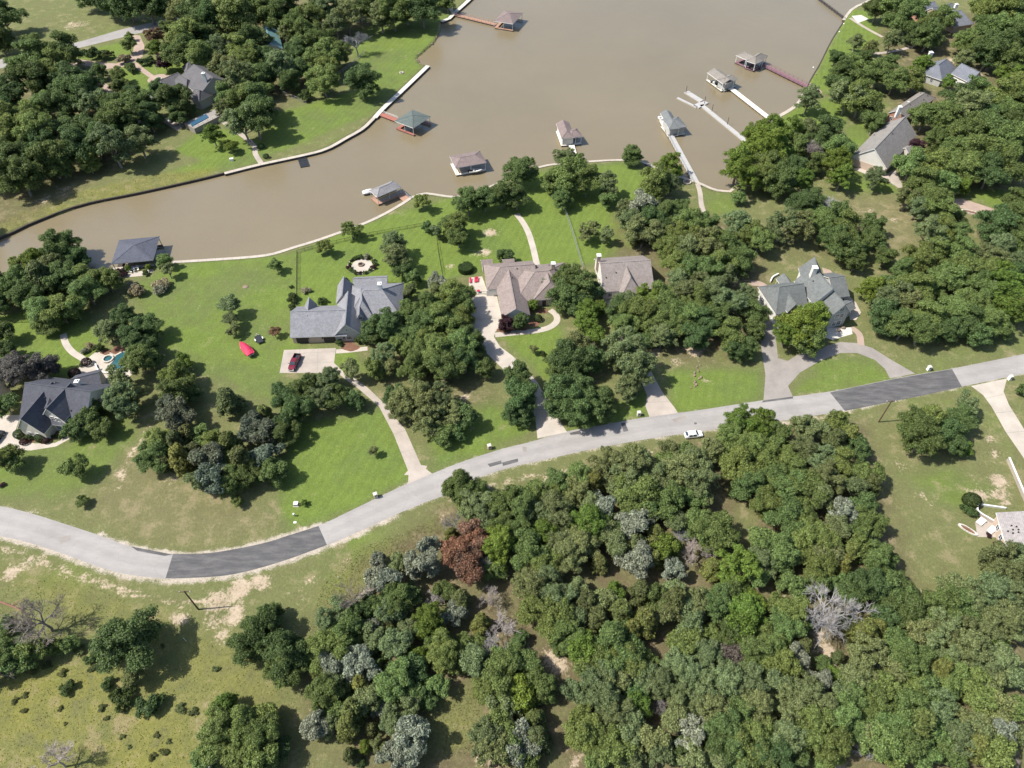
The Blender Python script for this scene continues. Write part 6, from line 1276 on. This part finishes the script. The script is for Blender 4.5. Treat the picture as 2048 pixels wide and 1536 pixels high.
(1536, 1152): "480 290 190 g;200 300 105 o;90 260 100 o;130 420 110 o;50 540 100 o;280 570 85 c;60 700 115 o;205 660 85 s;220 740 60 s;380 820 78 s;700 100 120 d;850 60 120 d;1000 110 115 d;1090 220 110 d;1160 320 90 d;950 330 100 d;850 430 105 y;760 450 100 y;760 640 115 k;850 680 85 s;690 800 95 k;510 790 60 l;1050 560 120 o;1150 700 120 o;1250 480 95 k;1350 400 110 k;1480 430 110 k;1700 430 115 k;1760 530 90 l;1600 560 120 k;1850 690 120 k;1350 760 95 y;1150 880 110 o;1450 800 105 o;1600 860 105 o;1750 830 90 k;1960 800 115 k;1400 250 115 o;1550 270 110 o;1500 100 105 k;1410 140 90 k;1600 170 95 k;1800 130 120 k;1950 150 120 k;1900 350 115 k;1990 460 100 k;850 1020 110 o;1100 1050 120 o;1350 1050 105 k;1600 1150 95 k;1720 990 100 o;1850 1060 100 k;1990 1050 100 o;300 960 120 k;150 1010 120 k;450 1060 110 k;600 1150 120 o;350 1200 120 o;150 1290 120 k;500 1330 115 o;1000 1200 120 o;1200 1190 120 y;1350 1220 95 o;900 1350 105 o;1100 1330 115 o;1500 1300 115 k;1650 1360 100 y;1800 1420 105 o;1850 1260 88 s;1460 1440 100 o;1250 1430 105 o;740 1390 70 g;820 1280 75 k;1970 1260 95 k;1960 1460 60 g;40 1440 110 d;1020 1450 100 o;700 170 80 o;380 60 90 o;600 80 90 o;200 70 100 o;250 1430 90 d;700 980 90 o;950 880 90 o;600 930 80 k;1300 900 95 d;1000 720 90 k;1700 680 100 k;430 700 60 d;560 650 60 c;1050 980 70 d;1350 600 100 k;60 880 100 k;720 1230 80 o;300 380 60 d;620 360 60 d;1700 1230 90 k;450 1450 90 o",
}
LIST = []
for (ox, oy), s in TILES.items():
    for e in s.split(';'):
        x, y, r, t = e.split(); LIST.append((ox+float(x)/4, oy+float(y)/4, float(r)/4, t))
AX = np.array([[a[0], a[1], a[2]] for a in LIST if a[3] not in 'uvwhqe'])
for x, y, r, t in LIST:
    near = int((np.hypot(AX[:, 0]-x, AX[:, 1]-y) < 2.1*r).sum())-1
    wood = y > 830 and x > 600; edge = wood and (y < 925 or (x > 1680 and y < 1180))
    plant(x, y, r*(1.0 if t in 'uvwhqegn' else (1.02 if edge else 1.30 if wood and near > 2 else (1.13 if near > 2 else 1.05))), t)
# trees just outside the frame so the wood and groves go on
for k in range(46):
    side = random.choice('lrb')
    if side == 'l': x, y = random.uniform(-260, -60), random.choice([random.uniform(100, 470), random.uniform(620, 760), random.uniform(1250, 1400)])
    elif side == 'r': x, y = random.uniform(2080, 2300), random.choice([random.uniform(60, 600), random.uniform(1180, 1600)])
    else: x, y = random.uniform(500, 2100), random.uniform(1570, 1760)
    plant(x, y, random.uniform(24, 34), random.choice('ooddkk'))

# clipped hedge with a hollow top (topiary drum) on the lawn of the brown roofed house
c = P(932, 541); t = thing('clipped_hedge', 'large clipped drum shaped hedge with a notch beside the patio', 'hedge', (c.x, c.y, 0)); rng = np.random.default_rng(5); n = 5200
a = rng.uniform(0, 6.283, n); rr = np.where(rng.random(n) < .5, 2.3*np.sqrt(rng.random(n)), 2.3); zz = np.where(rr < 2.29, 1.7, rng.uniform(.05, 1.7, n)); keep = ~((np.abs(a-2.2) < .28) & (rr > .3))
pts = np.stack([rr*np.cos(a), rr*np.sin(a), zz], 1)[keep]+rng.normal(size=(keep.sum(), 3))*.05; nr = np.where((zz < 1.69)[keep][:, None], np.stack([np.cos(a), np.sin(a), 0*a], 1)[keep], np.array([0, 0, 1.0])); me = quads_mesh('foliage', pts, unit(nr+.3*rng.normal(size=nr.shape)), .2, rng)
o = link('foliage', me, t); o.color = (.05, .085, .025, 1)
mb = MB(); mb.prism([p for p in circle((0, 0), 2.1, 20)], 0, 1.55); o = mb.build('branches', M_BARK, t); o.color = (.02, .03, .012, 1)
# planting round the white terrace
for i in range(15):
    a = i*6.283/15+.1; q = proj((P(724, 531).x+4.1*math.cos(a), P(724, 531).y+4.1*math.sin(a), .3)); plant(q[0], q[1], random.uniform(3.0, 6.0), random.choice('uuuvw'))

# ------------------------------------------------------------------ rough meadow tufts (uncountable)
def tufts(polys, n, name, label, col, seed, size=(.18, .42)):
    rng = np.random.default_rng(seed); P_ = []
    for poly, k in polys:
        pl = np.array([[p.x, p.y] for p in W2(poly)]); lo, hi = pl.min(0), pl.max(0); need = int(n*k); got = 0
        while got < need:
            q = rng.uniform(lo, hi, (need*2, 2)); q = q[inside(q[:, 0], q[:, 1], pl)][:need-got]; P_.append(q); got += len(q)
    q = np.concatenate(P_); m_ = len(q); s = rng.uniform(*size, m_); a = rng.uniform(0, 6.283, m_); b = a+rng.normal(0, .7, m_)
    z0 = np.full(m_, .004)
    base = np.stack([q[:, 0], q[:, 1], z0], 1); w_ = np.stack([np.cos(a), np.sin(a), 0*a], 1)*(s*.55)[:, None]; tip = np.stack([np.cos(b+1.57)*s*.4, np.sin(b+1.57)*s*.4, s*.7], 1)
    V = np.stack([base-w_, base+w_, base+w_*.3+tip, base-w_*.3+tip], 1).reshape(-1, 3); me = grid_mesh(name, V, np.arange(m_*4).reshape(-1, 4)); me.materials.append(M_LEAF)
    o = link(name, me); o.color = (*col, 1); return tag(o, label, 'grass', kind='stuff')
MEADOW = [(-20, 1180), (120, 1150), (330, 1230), (440, 1300), (520, 1280), (600, 1420), (560, 1560), (-20, 1560)]
tufts([(MEADOW, 1.0)], 6000, 'meadow_grass', 'rough yellow green meadow grass in the lower left corner', (.20, .19, .045), 3, (.1, .24))
tufts([([(640, 1180), (700, 1105), (890, 1030), (900, 1090), (760, 1130), (690, 1230), (600, 1330)], .5), ([(850, 1400), (960, 1370), (960, 1500), (820, 1536)], .25), ([(0, 470), (160, 410), (400, 360), (440, 338), (300, 352), (150, 388), (0, 440)], .25)], 6000, 'verge_grass', 'rough grass on the verge below the road and wild bank', (.17, .175, .05), 4, (.1, .24))

# ------------------------------------------------------------------ labels for every plant, from what stands near it
LM = [('the slate roofed house', 110, 800), ('the blue swimming pool', 235, 722), ('the dark boathouse', 265, 510), ('the red covered boat', 495, 702), ('the grey garage house', 690, 625), ('the red pickup', 590, 728), ('the round white terrace', 724, 531), ('the drum shaped hedge', 932, 538), ('the brown roofed house', 1040, 575), ('the white walled house', 1250, 545), ('the tudor house', 1640, 590), ('the kayak terrace', 1745, 325), ('the brick gable house', 1815, 215), ('the blue grey house', 1915, 145), ('the top corner house', 1900, 30), ('the charcoal roofed house', 370, 175), ('the round forecourt', 318, 158), ('the teal roofed cabin', 545, 85), ('the pale roofed house', 2030, 1060), ('the grey boathouse', 772, 378), ('the green boathouse', 822, 240), ('the brown boathouse', 938, 322), ('the white boathouse', 1140, 265), ('the sage boathouse', 1348, 245), ('the cream pier', 1540, 240), ('the plum pier', 1615, 172), ('the mauve boathouse', 1015, 40), ('the long grey pier', 1393, 366), ('the floating dock', 1490, 285), ('the first driveway', 830, 915), ('the second driveway', 1085, 820), ('the short pink driveway', 1320, 805), ('the curved driveway', 1760, 715), ('the right hand pole', 1757, 843), ('the left hand pole', 397, 1219), ('the dark bend patch', 480, 1110), ('the white parked car', 1386, 868), ('the utility cabinet', 593, 1008), ('the far lawn fire ring', 803, 146), ('the black floating dock', 607, 322), ('the long stone planter', 1943, 426), ('the pale right driveway', 1990, 820), ('the far road', 250, 60), ('the raised terrace', 410, 240), ('the white storage box', 464, 321), ('the rocky lawn ditch', 1393, 750), ('the spreading bare tree', 1656, 1225), ('the rust brown junipers', 935, 1110), ('the silver tree mid wood', 1280, 1043), ('the wood clearing', 1120, 1325), ('the left bare tree', 78, 1240), ('the round meadow oak', 252, 1290), ('the lower left bare bush', 110, 1522), ('the snag by the meadow', 707, 1202), ('the dark lower gap', 890, 1470), ('the lower edge shadow', 1110, 1460), ('the mauve brown tree', 1463, 1307), ('the small grassy glade', 1490, 1060), ('the tall lawn tree', 460, 640), ('the wooded bank at left', 90, 330), ('the mown lawn walk', 1057, 470), ('the grey mown lawn fence', 1146, 470), ('the white retaining wall', 2032, 960), ('the silver tree low right', 1998, 1467), ('the pale bare trunk low right', 1722, 1500), ('the bright green wood tree', 1489, 1227), ('the silver pair low left', 822, 1480)]
for L_ in range(len(LM)):
    n_, x_, y_ = LM[L_]; p = P(x_, y_); LM[L_] = (n_, p.x, p.y)
ORD = ['nearest', 'second nearest', 'third nearest', 'fourth nearest', 'fifth nearest', 'sixth nearest', 'seventh nearest', 'eighth nearest', 'ninth nearest', 'tenth nearest', 'eleventh nearest', 'twelfth nearest', 'thirteenth nearest', 'fourteenth nearest', 'fifteenth nearest', 'sixteenth nearest', 'seventeenth nearest', 'eighteenth nearest', 'nineteenth nearest', 'twentieth nearest']
groups = {}
for pl in PLANTS:
    d = [(math.hypot(pl['x']-x, pl['y']-y), n, pl['x']-x, pl['y']-y) for n, x, y in LM]; dist, n, dx, dy = min(d)
    rel = ('right of' if dx > 0 else 'left of') if abs(dx) > abs(dy) else ('behind' if dy > 0 else 'in front of')
    if dist < 1.0: rel = 'at'
    size = '' if pl['t'] in 'uvwhqe' else ('large ' if pl['r'] > 4.2 else ('small ' if pl['r'] < 2.1 else ''))
    kw = KINDS[pl['t']][2]; pl['dist'] = dist
    groups.setdefault((size+kw, rel, n), []).append(pl)
seen = {}
for (kw, rel, n), lst in groups.items():
    lst.sort(key=lambda q_: q_['dist'])
    for i, pl in enumerate(lst):
        lab = '%s %s %s' % (kw, rel, n)
        if len(lst) > 1: lab += ', %s' % (ORD[i] if i < 20 else 'far off')
        t = pl['t']; cat = 'shrub' if t in 'uvhqe' else ('grass clump' if t == 'w' else 'tree')
        grp = {'o': 'green oaks', 'd': 'green oaks', 'k': 'grey green oaks', 'l': 'bright green elms', 's': 'silvery leaved trees', 'z': 'dull grey green poplars', 'y': 'junipers', 'c': 'junipers', 'b': 'rust brown junipers', 'g': 'bare dead trees', 'n': 'bare dead trees', 'p': 'purple leaved trees', 'm': 'mauve flowering trees', 't': 'tan flowered trees', 'u': 'garden shrubs', 'v': 'garden shrubs', 'w': 'pampas grass clumps', 'h': 'clipped shrubs', 'q': 'clipped shrubs', 'e': 'weed clumps in the meadow'}[t]
        tag(pl['o'], lab, cat, grp)
import collections; print(collections.Counter(pl['o'].name.split('.')[0] for pl in PLANTS)); print('plants', len(PLANTS), 'max group', max(len(v) for v in groups.values()))
